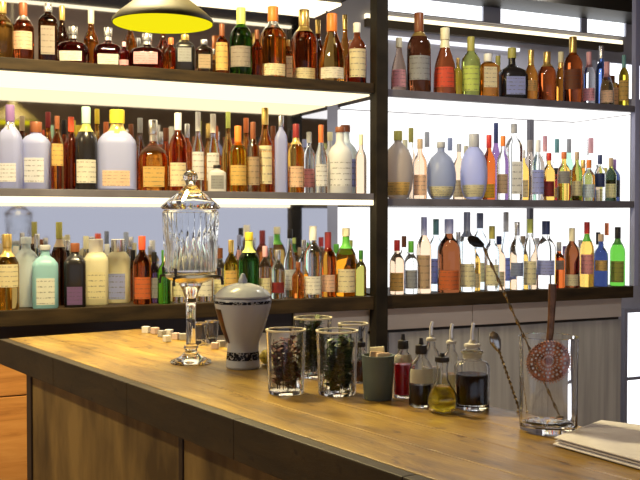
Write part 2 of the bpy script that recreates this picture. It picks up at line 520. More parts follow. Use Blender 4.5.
# shelf, x, top y, width px, shape, body, cap, cap share, label, label range, square?, neck foil, row, words
B = [
 # ---- top shelf, mirrored bay
 ('AL', 2, 2, 22, 'std', 'honey', 'gold', .2, None, 0, 0, None, 0, 'honey yellow bottle with gold cap beside a rust red bottle'),
 ('AL', 23, 3, 21, 'std', 'rust', 'brown', .22, 'peach', (.2, .5), 0, 'silver', 0, 'rust red bottle with peach label and silver neck'),
 ('AL', 48, 4, 19, 'jug', 'brown', 'silver', .14, 'taupe', (.12, .6), 1, None, 0, 'dark square bottle with tall taupe label'),
 ('AL', 73, 27, 31, 'flask', 'wine', 'silver', .2, 'ivory', (.10, .34), 1, 'silver', 0, 'squat dark red flask with ivory label beside the tall taupe label'),
 ('AL', 91, 10, 15, 'tall', 'amber', 'cream', .22, None, 0, 0, None, 1, 'tall amber bottle with cream capsule behind two squat flasks'),
 ('AL', 108, 28, 29, 'flask', 'wine', 'silver', .2, 'ivory', (.10, .34), 1, 'silver', 0, 'squat dark red flask with ivory label, second of three flasks'),
 ('AL', 124, 42, 10, 'std', 'red', 'pink', .18, 'pink', (.1, .3), 0, None, 0, 'tiny red bottle with pink label between two flasks'),
 ('AL', 147, 34, 34, 'flask', 'wine', 'silver', .2, 'pink', (.12, .44), 1, 'silver', 0, 'widest squat dark red flask with pinkish label under the yellow lamp'),
 ('AL', 171, 38, 14, 'std', 'orange', 'rust', .18, None, 0, 0, None, 0, 'plain orange red bottle beside the widest flask'),
 ('AL', 185, 35, 19, 'jug', 'black!', 'gold', .15, 'grey', (.25, .62), 1, None, 0, 'black square bottle with gold cap and grey label'),
 ('AL', 204, 40, 17, 'jug', 'taupe', 'silver', .14, 'tan', (.15, .55), 1, None, 0, 'smoky taupe bottle with tan label and silver cap'),
 ('AL', 222, 24, 14, 'std', 'rust', 'brown', .25, 'gold', (.08, .62), 0, None, 0, 'slim rust bottle with long gold label'),
 ('AL', 241, 8, 23, 'std', 'darkgreen', 'lime', .3, 'taupe', (.12, .42), 0, 'lime', 0, 'dark green bottle with lime capsule and taupe label'),
 ('AL', 257, 30, 12, 'std', 'darkamber', 'brown', .2, None, 0, 0, None, 0, 'slim dark amber bottle without label beside the lime capsule'),
 ('AL', 273, 7, 27, 'std', 'amber', 'orange', .2, 'cream', (.04, .2), 0, 'silver', 0, 'broad amber bottle with orange cap and low cream label'),
 ('AL', 288, 40, 11, 'std', 'amber', 'gold', .15, 'cream', (.05, .6), 1, None, 0, 'small amber bottle with tall cream label between broad bottles'),
 ('AL', 304, 10, 27, 'std', 'darkamber', 'gold', .22, 'cream', (.05, .2), 0, 'gold', 0, 'broad dark amber bottle with tall gold cap'),
 ('AL', 332, 14, 27, 'bell', 'honey', 'orange', .26, 'ivory', (.04, .2), 0, None, 0, 'bell shaped honey bottle with orange cap and ivory label'),
 ('AL', 345, 15, 12, 'tall', 'amber', 'gold', .2, None, 0, 0, None, 1, 'tall amber bottle with gold cap behind the bell shaped one'),
 ('AL', 357, 23, 19, 'std', 'rust', 'ivory', .16, 'cream', (.1, .56), 0, None, 0, 'rust bottle with large cream label and ivory cap'),
 ('AL', 371, 42, 14, 'std', 'darkamber', 'honey', .22, 'pink', (.06, .24), 0, None, 0, 'small dark amber bottle with pink label beside the black post'),
 ('AL', 62, 6, 14, 'tall', 'brown', 'gold', .22, None, 0, 0, None, 2, 'tall brown bottle with gold cap behind the flasks'),
 ('AL', 130, 14, 14, 'tall', 'amber', 'gold', .2, None, 0, 0, None, 2, 'tall amber bottle with gold cap behind the tiny red bottle'),
 ('AL', 163, 22, 14, 'tall', 'rust', 'silver', .2, None, 0, 0, None, 2, 'tall rust bottle with silver cap behind the orange red bottle'),
 ('AL', 318, 20, 13, 'tall', 'brown', 'gold', .2, None, 0, 0, None, 2, 'tall brown bottle behind the broad dark amber one'),
 # ---- top shelf, open-backed bay
 ('AR', 399, 38, 16, 'bell', 'peach', 'cream', .18, 'pink', (.08, .4), 0, None, 0, 'peach bottle with pink label beside the black post'),
 ('AR', 419, 13, 24, 'std', 'brown', 'brown', .24, 'grey', (.15, .45), 0, 'gold', 0, 'tallest dark brown bottle with grey label'),
 ('AR', 445, 28, 23, 'bell', 'rust', 'cream', .18, 'vermilion', (.1, .4), 0, 'cream', 0, 'rust bottle with vermilion label and cream neck'),
 ('AR', 458, 58, 9, 'std', 'yellow', 'gold', .18, None, 0, 0, None, 0, 'little yellow bottle beside the lime label'),
 ('AR', 471, 37, 19, 'std', 'lime', 'olive', .24, 'lime', (.08, .5), 0, None, 0, 'lime green bottle with olive cap'),
 ('AR', 488, 54, 19, 'jug', 'amber', 'ivory', .18, 'cream', (.22, .68), 1, None, 0, 'square amber bottle with big cream label and ivory cap'),
 ('AR', 512, 48, 28, 'flask', 'black!', 'olive', .2, 'lilac', (.08, .42), 1, None, 0, 'squat black bottle with lilac label'),
 ('AR', 531, 50, 14, 'tall', 'amber', 'gold', .26, 'gold', (.2, .4), 0, 'gold', 0, 'slim amber bottle with gold foil neck beside the squat black one'),
 ('AR', 547, 52, 18, 'std', 'darkamber', 'gold', .22, None, 0, 0, 'gold', 0, 'dark amber bottle with gold neck and no label'),
 ('AR', 561, 52, 14, 'bell', 'amber', 'cream', .2, None, 0, 0, 'gold', 1, 'bell shaped amber bottle with cream cap'),
 ('AR', 573, 37, 19, 'std', 'darkamber', 'gold', .28, 'brown', (.2, .5), 0, None, 0, 'dark amber bottle with tall gold capsule'),
 ('AR', 589, 52, 13, 'std', 'clear', 'pink', .3, 'pink', (.06, .3), 0, None, 0, 'clear bottle with large pink cap'),
 ('AR', 607, 62, 14, 'bell', 'clear', 'pink', .35, 'peach', (.06, .34), 0, None, 0, 'clear bell shaped bottle with slim pink cap and peach label'),
 ('AR', 622, 77, 15, 'jug', 'honey', 'brown', .25, 'peach', (.06, .6), 1, None, 0, 'short square honey bottle with brown cap'),
 ('AR', 632, 56, 10, 'std', 'yellow', 'teal', .25, 'gold', (.1, .5), 0, None, 0, 'yellow bottle with teal cap'),
 ('AR', 641, 50, 12, 'std', 'blue', 'silver', .2, None, 0, 0, None, 0, 'deep blue bottle at the end of the shelf'),
 ('AR', 498, 56, 12, 'tall', 'honey', 'olive', .2, None, 0, 0, None, 1, 'slim honey bottle behind the squat black one'),
 # ---- middle shelf, mirrored bay
 ('BL', 10, 105, 22, 'std', 'lilac~', 'purple', .2, 'white', (.08, .30), 1, 'silver', 0, 'frosted lilac square bottle with purple cap'),
 ('BL', 36, 122, 27, 'jug', 'lilac~', 'brown', .16, 'white', (.10, .46), 1, None, 0, 'broad frosted lilac bottle with brown cap and white label'),
 ('BL', 57, 116, 13, 'std', 'honey', 'brown', .18, 'gold', (.32, .62), 0, None, 0, 'honey bottle with gold label beside the frosted lilac pair'),
 ('BL', 71, 117, 15, 'std', 'rust', 'vermilion', .2, None, 0, 0, None, 1, 'rust bottle with bright vermilion cap'),
 ('BL', 86, 107, 22, 'std', 'black!', 'mint', .2, 'ivory', (.08, .36), 0, 'olive', 0, 'black bottle with ivory label and mint cap'),
 ('BL', 97, 109, 12, 'tall', 'honey', 'yellow', .18, None, 0, 0, None, 1, 'slim honey bottle with yellow cap behind the black one'),
 ('BL', 117, 110, 38, 'std', 'lilac~', 'yellow', .17, 'peach', (.05, .24), 1, 'gold', 0, 'very broad frosted lilac bottle with yellow cap'),
 ('BL', 153, 120, 30, 'flask', 'amber', 'silver', .2, 'gold', (.06, .34), 1, 'silver', 0, 'squat amber decanter with gold label and silver neck'),
 ('BL', 140, 118, 13, 'tall', 'taupe', 'grey', .2, None, 0, 0, None, 1, 'slim taupe bottle with grey cap behind the squat decanter'),
 ('BL', 178, 113, 18, 'std', 'orange', 'white', .22, 'cream', (.06, .36), 0, None, 0, 'orange bottle with white cap behind the fountain lid'),
 ('BL', 198, 112, 13, 'tall', 'clear', 'white', .24, 'white', (.15, .5), 0, None, 1, 'slim clear bottle with white cap above the fountain'),
 ('BL', 213, 114, 14, 'tall', 'clear', 'ivory', .24, 'white', (.15, .5), 0, None, 1, 'slim clear bottle with ivory cap beside the yellow one'),
 ('BL', 217, 165, 18, 'jug', 'silver~', 'black', .12, 'grey', (.1, .6), 1, None, 0, 'short silver grey bottle with black cap'),
 ('BL', 238, 126, 18, 'std', 'yellow', 'orange', .3, 'gold', (.1, .4), 0, None, 0, 'yellow bottle with orange capsule'),
 ('BL', 253, 122, 14, 'std', 'tan', 'brown', .25, 'tan', (.1, .5), 0, None, 0, 'tan bottle with brown cap beside the yellow one'),
 ('BL', 265, 108, 17, 'tall', 'amber', 'gold', .2, 'cream', (.1, .55), 0, None, 0, 'tall amber bottle with gold cap and cream label'),
 ('BL', 281, 116, 12, 'jug', 'lilac~', 'silver', .14, None, 0, 1, None, 0, 'slim frosted lilac bottle with silver cap'),
 ('BL', 296, 124, 17, 'std', 'honey', 'wine', .2, 'peach', (.08, .38), 0, 'gold', 0, 'honey bottle with wine red cap and peach label'),
 ('BL', 309, 132, 13, 'std', 'clear', 'grey', .18, 'pink', (.1, .4), 0, None, 1, 'clear bottle with pink label behind the honey one'),
 ('BL', 321, 125, 13, 'tall', 'clear', 'rust', .26, 'white', (.1, .42), 0, None, 0, 'clear bottle with long rust capsule'),
 ('BL', 340, 127, 24, 'std', 'white~', 'brown', .08, 'white', (.1, .5), 0, None, 0, 'frosted white bottle with brown cap and white label'),
 ('BL', 361, 126, 25, 'std', 'bluish~', 'brown', .1, 'lilac', (.1, .5), 0, None, 0, 'frosted pale blue bottle with brown cap'),
 ('BL', 375, 135, 11, 'std', 'peach', 'cream', .18, None, 0, 0, None, 0, 'slim peach bottle against the black post'),
 ('BL', 228, 112, 12, 'tall', 'honey', 'lime', .2, None, 0, 0, None, 2, 'tall honey bottle with lime cap at the mirror'),
 # ---- middle shelf, white-lit bay
 ('BR', 398, 131, 31, 'round', 'taupe~', 'olive', .14, 'gold', (.05, .24), 0, None, 0, 'round smoky taupe bottle against the black post'),
 ('BR', 411, 128, 12, 'tall', 'clear', 'olive', .2, None, 0, 0, None, 1, 'slim clear bottle with olive cap'),
 ('BR', 420, 139, 14, 'std', 'peach', 'tan', .16, 'peach', (.06, .4), 0, None, 0, 'peach bottle with tan cap between round bottles'),
 ('BR', 427, 132, 12, 'tall', 'clear', 'grey', .22, None, 0, 0, None, 2, 'slim clear bottle with grey cap behind the slate round one'),
 ('BR', 441, 142, 30, 'round', 'slate~', 'grey', .1, 'cream', (.03, .22), 0, None, 0, 'round slate blue bottle with grey cap and cream label'),
 ('BR', 459, 144, 12, 'std', 'peach', 'grey', .14, 'cream', (.05, .35), 0, None, 1, 'peach bottle with grey cap beside the slate round one'),
 ('BR', 474, 134, 27, 'round', 'lilac~', 'grey', .2, 'cream', (.04, .22), 0, None, 0, 'round lilac bottle with tall grey cap'),
 ('BR', 489, 135, 13, 'std', 'darkamber', 'red', .2, 'yellow', (.03, .24), 0, None, 0, 'dark amber bottle with red cap and yellow label'),
 ('BR', 496, 123, 11, 'tall', 'purple', 'navy', .26, None, 0, 0, None, 1, 'slim purple bottle with navy capsule'),
 ('BR', 503, 136, 12, 'std', 'clear', 'orange', .16, 'tan', (.1, .4), 0, None, 0, 'clear bottle with orange cap'),
 ('BR', 514, 124, 15, 'jug', 'clear', 'grey', .12, 'ivory', (.08, .5), 1, None, 0, 'clear square bottle with grey stopper and ivory label'),
 ('BR', 530, 140, 13, 'std', 'taupe', 'taupe', .2, 'taupe', (.1, .4), 0, None, 1, 'taupe bottle in front of the first upright'),
 ('BR', 538, 140, 13, 'std', 'clear', 'white', .2, 'lilac', (.1, .5), 0, None, 0, 'clear bottle with white cap and lilac label'),
 ('BR', 545, 136, 11, 'tall', 'clear', 'pink', .24, None, 0, 0, None, 1, 'slim clear bottle with pink capsule'),
 ('BR', 557, 139, 11, 'tall', 'clear', 'teal', .22, None, 0, 0, None, 1, 'slim clear bottle with teal cap'),
 ('BR', 569, 139, 11, 'tall', 'mint', 'grey', .22, None, 0, 0, None, 1, 'slim mint bottle with grey cap'),
 ('BR', 549, 153, 12, 'std', 'honey', 'red', .16, 'wine', (.08, .4), 0, None, 0, 'honey bottle with red cap and wine red label'),
 ('BR', 564, 152, 13, 'std', 'honey', 'rust', .14, 'grey', (.35, .6), 0, None, 0, 'honey bottle with rust cap and grey label'),
 ('BR', 577, 152, 11, 'std', 'olive', 'tan', .16, 'cream', (.1, .4), 0, None, 0, 'olive bottle with tan cap'),
 ('BR', 591, 138, 12, 'tall', 'clear', 'pink', .24, None, 0, 0, None, 1, 'slim clear bottle with pink capsule beyond the second upright'),
 ('BR', 589, 160, 12, 'std', 'bluish', 'orange', .2, 'bluish', (.08, .4), 0, None, 0, 'pale blue bottle with orange cap'),
 ('BR', 600, 155, 11, 'std', 'clear', 'navy', .2, 'navy', (.3, .6), 0, None, 0, 'clear bottle with navy cap and navy label'),
 ('BR', 611, 158, 11, 'std', 'lime', 'tan', .2, 'cream', (.08, .4), 0, None, 0, 'lime bottle with tan cap and cream label'),
 ('BR', 614, 140, 11, 'tall', 'clear', 'silver', .26, None, 0, 0, None, 1, 'slim clear bottle with silver capsule'),
 ('BR', 629, 160, 13, 'std', 'navy', 'purple', .26, 'black', (.1, .5), 0, None, 0, 'navy bottle with purple cap at the shelf end'),
 # ---- bottom shelf, mirrored bay
 ('CL', 7, 234, 23, 'std', 'honey', 'gold', .18, 'cream', (.3, .6), 0, 'gold', 0, 'honey bottle with gold cap and cream label at the shelf start'),
 ('CL', 26, 237, 24, 'jug', 'bluish~', 'bluish', .1, None, 0, 0, None, 1, 'broad pale blue bottle with pale blue cap'),
 ('CL', 45, 245, 25, 'jug', 'aqua~', 'grey', .08, 'ivory', (.06, .48), 1, None, 0, 'aqua square bottle with ivory label'),
 ('CL', 59, 222, 16, 'std', 'brown', 'olive', .2, None, 0, 0, 'tan', 1, 'tall brown bottle with olive cap behind the aqua one'),
 ('CL', 75, 243, 21, 'jug', 'black!', 'brown', .14, 'purple', (.04, .32), 1, None, 0, 'black bottle with purple label'),
 ('CL', 96, 239, 24, 'jug', 'cream~', 'ivory', .2, 'cream', (.1, .5), 1, None, 0, 'cream frosted bottle with ivory cap beside the black one'),
 ('CL', 118, 239, 23, 'jug', 'cream~', 'silver', .2, 'lilac', (.06, .46), 1, None, 0, 'cream frosted bottle with silver cap and lilac label'),
 ('CL', 133, 250, 12, 'std', 'brown', 'black', .2, None, 0, 0, None, 1, 'slim brown bottle with black cap beside the cream pair'),
 ('CL', 142, 236, 18, 'std', 'darkamber', 'vermilion', .2, 'rust', (.08, .4), 0, None, 0, 'dark amber bottle with vermilion cap'),
 ('CL', 154, 252, 13, 'std', 'purple', 'black', .2, 'grey', (.1, .5), 0, None, 0, 'dark purple bottle with grey label'),
 ('CL', 164, 250, 13, 'std', 'green', 'darkgreen', .2, None, 0, 0, None, 0, 'bright green bottle beside the fountain bowl'),
 ('CL', 180, 240, 16, 'std', 'clear', 'silver', .2, 'cream', (.1, .5), 0, None, 0, 'clear bottle with cream label seen through the fountain'),
 ('CL', 205, 244, 16, 'std', 'clear', 'white', .2, 'ivory', (.1, .5), 0, None, 0, 'clear bottle with white cap behind the fountain bowl'),
 ('CL', 231, 240, 14, 'std', 'yellow', 'gold', .2, 'gold', (.1, .5), 0, None, 0, 'yellow bottle with gold cap beside the dark green bottle'),
 ('CL', 249, 232, 21, 'std', 'darkgreen', 'yellow', .12, None, 0, 0, 'lime', 0, 'dark green bottle with yellow cap behind the porcelain jar'),
 ('CL', 265, 246, 13, 'std', 'peach', 'pink', .2, 'cream', (.1, .4), 0, None, 0, 'peach bottle with pink cap'),
 ('CL', 278, 250, 14, 'std', 'clear', 'silver', .2, 'wine', (.12, .34), 0, None, 0, 'clear bottle with wine red label'),
 ('CL', 290, 229, 13, 'tall', 'clear', 'black', .14, 'silver', (.1, .4), 0, None, 1, 'tall clear bottle with black cap'),
 ('CL', 298, 262, 12, 'std', 'orange', 'brown', .16, None, 0, 0, None, 0, 'short orange bottle with brown cap'),
 ('CL', 313, 226, 19, 'std', 'clear', 'ivory', .2, 'ivory', (.05, .3), 0, None, 0, 'clear bottle with ivory capsule and low ivory label'),
 ('CL', 328, 232, 17, 'std', 'orange', 'wine', .3, 'peach', (.08, .34), 0, None, 0, 'orange bottle with wine red capsule'),
 ('CL', 346, 228, 20, 'std', 'honey', 'cream', .12, 'cream', (.06, .4), 0, 'green', 0, 'honey bottle with green neck and cream cap'),
 ('CL', 364, 240, 18, 'std', 'honey', 'lime', .12, 'tan', (.08, .4), 0, 'darkgreen', 0, 'honey bottle with dark green neck and lime cap'),
 ('CL', 376, 250, 11, 'std', 'olive', 'darkgreen', .2, None, 0, 0, None, 0, 'slim olive bottle against the black post'),
 # ---- bottom shelf, white-lit bay
 ('CR', 397, 240, 15, 'std', 'peach', 'red', .2, 'gold', (.06, .4), 0, None, 0, 'peach bottle with red cap against the black post'),
 ('CR', 411, 241, 14, 'std', 'clear', 'green', .22, 'grey', (.1, .45), 0, None, 0, 'clear bottle with green cap and grey label'),
 ('CR', 424, 217, 15, 'std', 'peach', 'lilac', .24, 'tan', (.06, .5), 0, None, 0, 'tall peach bottle with lilac capsule'),
 ('CR', 436, 219, 15, 'std', 'bluish', 'teal', .22, 'lilac', (.1, .45), 0, None, 1, 'tall pale blue bottle with teal cap'),
 ('CR', 449, 219, 23, 'std', 'brown', 'lilac', .2, 'rust', (.04, .3), 0, None, 0, 'dark brown bottle with lilac cap and rust label'),
 ('CR', 467, 212, 17, 'std', 'clear', 'slate', .32, 'cream', (.06, .35), 0, None, 0, 'clear bottle with long slate capsule'),
 ('CR', 480, 213, 17, 'std', 'bluish', 'slate', .2, 'cream', (.1, .35), 0, None, 1, 'tall pale blue bottle with slate cap behind the spoon'),
 ('CR', 492, 226, 15, 'std', 'clear', 'olive', .2, 'cream', (.08, .4), 0, None, 0, 'clear bottle with olive cap and cream label'),
 ('CR', 506, 212, 13, 'tall', 'bluish', 'white', .26, 'lilac', (.1, .4), 0, None, 1, 'tall pale blue bottle with white capsule'),
 ('CR', 517, 222, 14, 'std', 'clear', 'silver', .2, 'slate', (.2, .4), 0, None, 0, 'clear bottle with silver cap and slate label'),
 ('CR', 530, 219, 14, 'std', 'clear', 'lime', .2, 'cream', (.06, .4), 0, None, 0, 'clear bottle with lime cap'),
 ('CR', 546, 221, 20, 'std', 'clear', 'navy', .2, 'lilac', (.2, .42), 0, None, 0, 'broad clear bottle with navy cap and lilac label'),
 ('CR', 559, 242, 12, 'std', 'darkamber', 'grey', .2, 'taupe', (.4, .6), 0, None, 0, 'short dark amber bottle with grey cap'),
 ('CR', 572, 228, 15, 'std', 'brown', 'cream', .22, 'cream', (.03, .22), 0, None, 0, 'brown bottle with cream capsule'),
 ('CR', 587, 222, 14, 'std', 'honey', 'red', .18, 'pink', (.2, .5), 0, 'green', 0, 'honey bottle with red cap and green neck'),
 ('CR', 601, 234, 14, 'std', 'navy', 'tan', .14, 'gold', (.3, .5), 0, None, 0, 'navy bottle with gold label'),
 ('CR', 607, 223, 10, 'tall', 'clear', 'rust', .2, None, 0, 0, None, 1, 'slim clear bottle with rust cap'),
 ('CR', 619, 227, 15, 'std', 'green', 'black', .2, 'olive', (.06, .42), 0, 'darkgreen', 0, 'green bottle with black cap and dark neck'),
 ('CR', 627, 232, 11, 'tall', 'bluish', 'black', .24, None, 0, 0, None, 1, 'slim pale blue bottle with black cap at the shelf end'),
 ('BL', 22, 116, 13, 'std', 'brown', 'tan', .2, None, 0, 0, None, 2, 'brown bottle with tan cap behind the frosted lilac pair'),
 ('BL', 48, 112, 13, 'tall', 'amber', 'wine', .2, None, 0, 0, None, 2, 'amber bottle with wine red cap behind the broad lilac one'),
 ('BL', 64, 120, 12, 'std', 'darkamber', 'black', .2, 'gold', (.1, .4), 0, None, 2, 'dark amber bottle with black cap near the vermilion cap'),
 ('BL', 106, 122, 13, 'std', 'amber', 'rust', .2, None, 0, 0, 'gold', 2, 'amber bottle with rust cap behind the very broad lilac one'),
 ('BL', 131, 124, 13, 'std', 'tan', 'brown', .2, None, 0, 0, None, 2, 'tan bottle with brown cap behind the very broad lilac one'),
 ('BL', 166, 128, 14, 'std', 'darkamber', 'brown', .2, 'cream', (.1, .4), 0, None, 1, 'dark amber bottle with cream label beside the orange one'),
 ('BL', 187, 124, 13, 'std', 'rust', 'silver', .2, None, 0, 0, None, 2, 'rust bottle with silver cap behind the fountain knob'),
 ('BL', 246, 118, 13, 'tall', 'amber', 'rust', .2, None, 0, 0, None, 2, 'amber bottle with rust cap behind the tan one'),
 ('BL', 273, 126, 13, 'std', 'rust', 'brown', .2, 'gold', (.1, .5), 0, None, 1, 'rust bottle with gold label beside the slim lilac one'),
 ('BL', 290, 130, 12, 'std', 'amber', 'black', .2, None, 0, 0, None, 2, 'amber bottle with black cap behind the wine red cap'),
 ('BL', 330, 132, 14, 'std', 'white~', 'cream', .14, None, 0, 0, None, 1, 'frosted white bottle with cream cap behind the long rust capsule'),
 ('BL', 351, 134, 14, 'std', 'clear', 'lilac', .14, None, 0, 0, None, 1, 'clear bottle with lilac cap between frosted bottles'),
 ('CL', 16, 246, 14, 'std', 'honey', 'ivory', .2, None, 0, 0, None, 1, 'honey bottle with ivory cap near the shelf start'),
 ('CL', 37, 234, 13, 'tall', 'bluish', 'silver', .2, None, 0, 0, None, 2, 'slim pale blue bottle with silver cap behind the aqua square one'),
 ('CL', 67, 240, 14, 'std', 'black', 'silver', .16, None, 0, 0, None, 1, 'black bottle with silver cap behind the purple label'),
 ('CL', 86, 236, 13, 'tall', 'clear', 'cream', .2, None, 0, 0, None, 2, 'clear bottle with cream cap behind the frosted cream pair'),
 ('CL', 107, 244, 13, 'std', 'yellow', 'white', .2, None, 0, 0, None, 1, 'yellow bottle with white cap between the frosted cream pair'),
 ('CL', 126, 232, 12, 'tall', 'bluish', 'slate', .2, None, 0, 0, None, 2, 'slim pale blue bottle with slate cap behind the frosted cream pair'),
 ('CL', 172, 246, 12, 'std', 'cream~', 'cream', .2, None, 0, 0, None, 1, 'frosted cream bottle beside the bright green one'),
 ('CL', 194, 250, 13, 'std', 'honey', 'silver', .2, 'cream', (.1, .4), 0, None, 0, 'honey bottle with silver cap seen through the fountain'),
 ('CL', 220, 248, 14, 'std', 'clear', 'brown', .2, 'cream', (.1, .4), 0, None, 0, 'clear bottle with brown cap beside the fountain bowl'),
 ('CL', 239, 250, 11, 'std', 'honey', 'pink', .2, None, 0, 0, None, 1, 'honey bottle with pink cap behind the dark green one'),
 ('CL', 271, 236, 12, 'tall', 'clear', 'lilac', .2, None, 0, 0, None, 2, 'tall clear bottle with lilac cap behind the peach one'),
 ('CL', 304, 240, 13, 'std', 'clear', 'silver', .2, 'grey', (.1, .4), 0, None, 1, 'clear bottle with grey label behind the short orange one'),
 ('CL', 321, 258, 12, 'std', 'honey', 'rust', .2, 'ivory', (.06, .4), 0, None, 0, 'short honey bottle with rust cap and ivory label'),
 ('CL', 337, 244, 14, 'std', 'mint', 'green', .2, None, 0, 0, None, 1, 'mint bottle with green cap behind the orange one'),
 ('CL', 356, 250, 14, 'std', 'honey', 'tan', .2, 'cream', (.06, .4), 0, None, 0, 'honey bottle with tan cap between the green necks'),
 ('CR', 404, 236, 12, 'std', 'clear', 'brown', .2, None, 0, 0, None, 1, 'clear bottle with brown cap behind the red cap'),
 ('CR', 458, 232, 13, 'std', 'clear', 'silver', .2, 'cream', (.1, .4), 0, None, 1, 'clear bottle with silver cap behind the dark brown one'),
 ('CR', 474, 240, 13, 'std', 'honey', 'slate', .18, 'cream', (.06, .34), 0, None, 0, 'honey bottle with slate cap and cream label'),
 ('CR', 499, 236, 13, 'std', 'peach', 'navy', .16, 'cream', (.06, .34), 0, None, 0, 'peach bottle with navy cap beside the spoon'),
 ('CR', 523, 236, 13, 'std', 'peach', 'tan', .16, 'lilac', (.2, .4), 0, None, 1, 'peach bottle with tan cap and lilac label'),
 ('CR', 537, 238, 12, 'std', 'honey', 'white', .16, 'lilac', (.2, .4), 0, None, 0, 'honey bottle with white cap and lilac label'),
 ('CR', 565, 246, 12, 'std', 'wine', 'purple', .2, 'tan', (.1, .4), 0, None, 1, 'wine red bottle with purple cap'),
 ('CR', 580, 240, 12, 'std', 'cream~', 'silver', .16, None, 0, 0, None, 1, 'frosted cream bottle with silver cap'),
 ('BR', 405, 140, 13, 'std', 'peach', 'cream', .16, None, 0, 0, None, 1, 'peach bottle with cream cap behind the round taupe one'),
 ('BR', 450, 138, 12, 'tall', 'clear', 'slate', .2, None, 0, 0, None, 2, 'slim clear bottle with slate cap behind the slate round one'),
 ('BR', 466, 146, 12, 'std', 'honey', 'cream', .16, None, 0, 0, None, 1, 'honey bottle with cream cap between two round bottles'),
 ('BR', 523, 150, 12, 'std', 'honey', 'ivory', .16, 'cream', (.06, .4), 0, None, 0, 'honey bottle with ivory cap and cream label'),
 ('BR', 556, 168, 12, 'std', 'wine', 'black', .2, 'cream', (.1, .4), 0, None, 0, 'short wine red bottle with black cap'),
 ('BR', 571, 170, 12, 'std', 'olive', 'brown', .2, 'grey', (.1, .5), 0, None, 0, 'short olive bottle with brown cap and grey label'),
 ('BR', 583, 160, 11, 'std', 'amber', 'gold', .2, 'ivory', (.1, .4), 0, None, 0, 'amber bottle with gold cap near the second upright'),
 ('BR', 606, 168, 11, 'std', 'tan', 'olive', .2, 'ivory', (.1, .4), 0, None, 0, 'short tan bottle with olive cap'),
 ('BR', 620, 166, 11, 'std', 'olive', 'black', .2, 'cream', (.1, .4), 0, None, 0, 'short olive bottle with black cap and cream label'),
]
placed = {}
CEIL = {'AL': ZD - .02, 'AR': 2.9, 'BL': ZALB - .012, 'BR': ZARB - .012, 'CL': ZBLL - .002, 'CR': ZBRB - .002}
for (s, px, ty, w, kind, body, cap, cf, lab, lz, sq, neck, row, words) in sorted(B, key=lambda r: r[12]):
    zs, sphrase, grp = SHELF[s]
    Y0 = YF + ROWY[row]
    k = 1.21 if sq else 1.0
    shrink = 1.0
    lo_x, hi_x = (XL, PXL) if s[1] == 'L' else (PXR, XR)
    best = None
    while best is None:
        for dy in sorted((i * .008 * sg for i in range(60) for sg in (1, -1)), key=abs):
            Y = Y0 + dy
            p = at(px, ty, Y=Y)
            R = w * depth(p) / F / 2 * shrink
            x = min(max(p.x, lo_x + R * k + .003), hi_x - R * k - .003)
            if Y - R * k < YF + .006 or Y + R * k > YB - (.06 if s[1] == 'R' else .018):
                continue
            if all((q[0] - x) ** 2 + (q[1] - Y) ** 2 > (q[2] + R * k + .002) ** 2 for q in placed.setdefault(s, [])):
                best = (x, Y, R, p.z); break
        shrink *= .95
    x, Y, R, zt = best
    placed[s].append((x, Y, R * k))
    H = min(zt, CEIL[s] - .004) - zs - .0005
    bottle(kind, (x, Y, zs + .0005), H, R, body, cap, cf, lab, lz or (.1, .4), bool(sq), words + ', ' + sphrase, grp, neck,
           face=(-math.pi / 2 - .25 if sq else None))

# ---------------------------------------------------------------- things on the bar
RZ = -YAW                              # local x = to the viewer's right, local y = away
clear_glass = mat('clear_glass', (.985, .99, .99), .01, 0, 1.0, 1.45)
thin_glass = mat('thin_glass', (.985, .99, .99), .015, 0, 1.0, 1.36)
ribbed_glass = mat('ribbed_glass', (.97, .985, .99), .03, 0, 1.0, 1.30)
chrome = mat('chrome', (.82, .82, .84), .15, 1.0)
def spot(px, py):
    p = at(px, py, z=ZT)
    return p, depth(p) / F
def thing(name, px, py, label, cat, group=None, rz=RZ, dz=.0006):
    p, s = spot(px, py)
    return empty(name, (p.x, p.y, ZT + dz), label, cat, group, rz), s
def P(lst, s):
    return [(r * s, h * s) for r, h in lst]
def hollow(lst, s, wall, base):
    """closed glass vessel: outer wall, rim, inner wall, inner floor (px profile, wall and base in px)"""
    out = [(0, lst[0][1] * s)] + P(lst, s)
    inn = [(max(r - wall, .6) * s, h * s) for r, h in lst if h > base]
    inn = [(inn[0][0], base * s)] + inn if inn[0][1] > base * s + 1e-5 else inn
    return out + inn[::-1] + [(0, base * s)]

# absinthe-style glass drink fountain
fo, s = thing('drink_fountain', 191, 363, 'tall clear glass drink fountain with lidded ribbed bowl, taps and slender stem', 'drink fountain')
link('foot', lathe(P([(0, 0), (20, 0), (21, 1.5), (19, 3), (12, 6), (8, 9), (6, 13), (0, 13)], s), 32), clear_glass, fo)
link('stem', lathe(P([(0, 13.2), (6, 13.2), (7.5, 16), (5, 19), (4.6, 40), (5.2, 58), (7, 62), (5.5, 65), (9, 74), (12, 80), (0, 80)], s), 24), clear_glass, fo)
tag(link('collar', lathe(P([(0, 80.3), (14, 80.3), (22, 84), (25, 86), (25, 88.5), (0, 88.5)], s), 32), mat('brass_collar', (.75, .66, .42), .25, .9), fo), 'pale brass collar under the bowl')
fl = (95 * s, 146 * s, 25.5 * s, .08)
link('bowl', lathe(hollow([(20, 88.8), (25, 91), (26.5, 98), (27, 120), (28, 140), (28, 150), (26, 153)], s, 2.2, 92), 56, flute=fl), ribbed_glass, fo)
lid = link('lid', lathe(P([(0, 153.4), (28, 153.4), (29.5, 155), (28, 157.5), (22, 163), (13, 170), (8, 174), (6, 177), (0, 177)], s), 32, flute=(156 * s, 172 * s, 0, .05)), clear_glass, fo)
link('knob', lathe(P([(0, 177.2), (4, 177.2), (5, 180), (7.5, 185), (6.5, 189), (3, 192), (0, 193)], s), 20), clear_glass, lid)
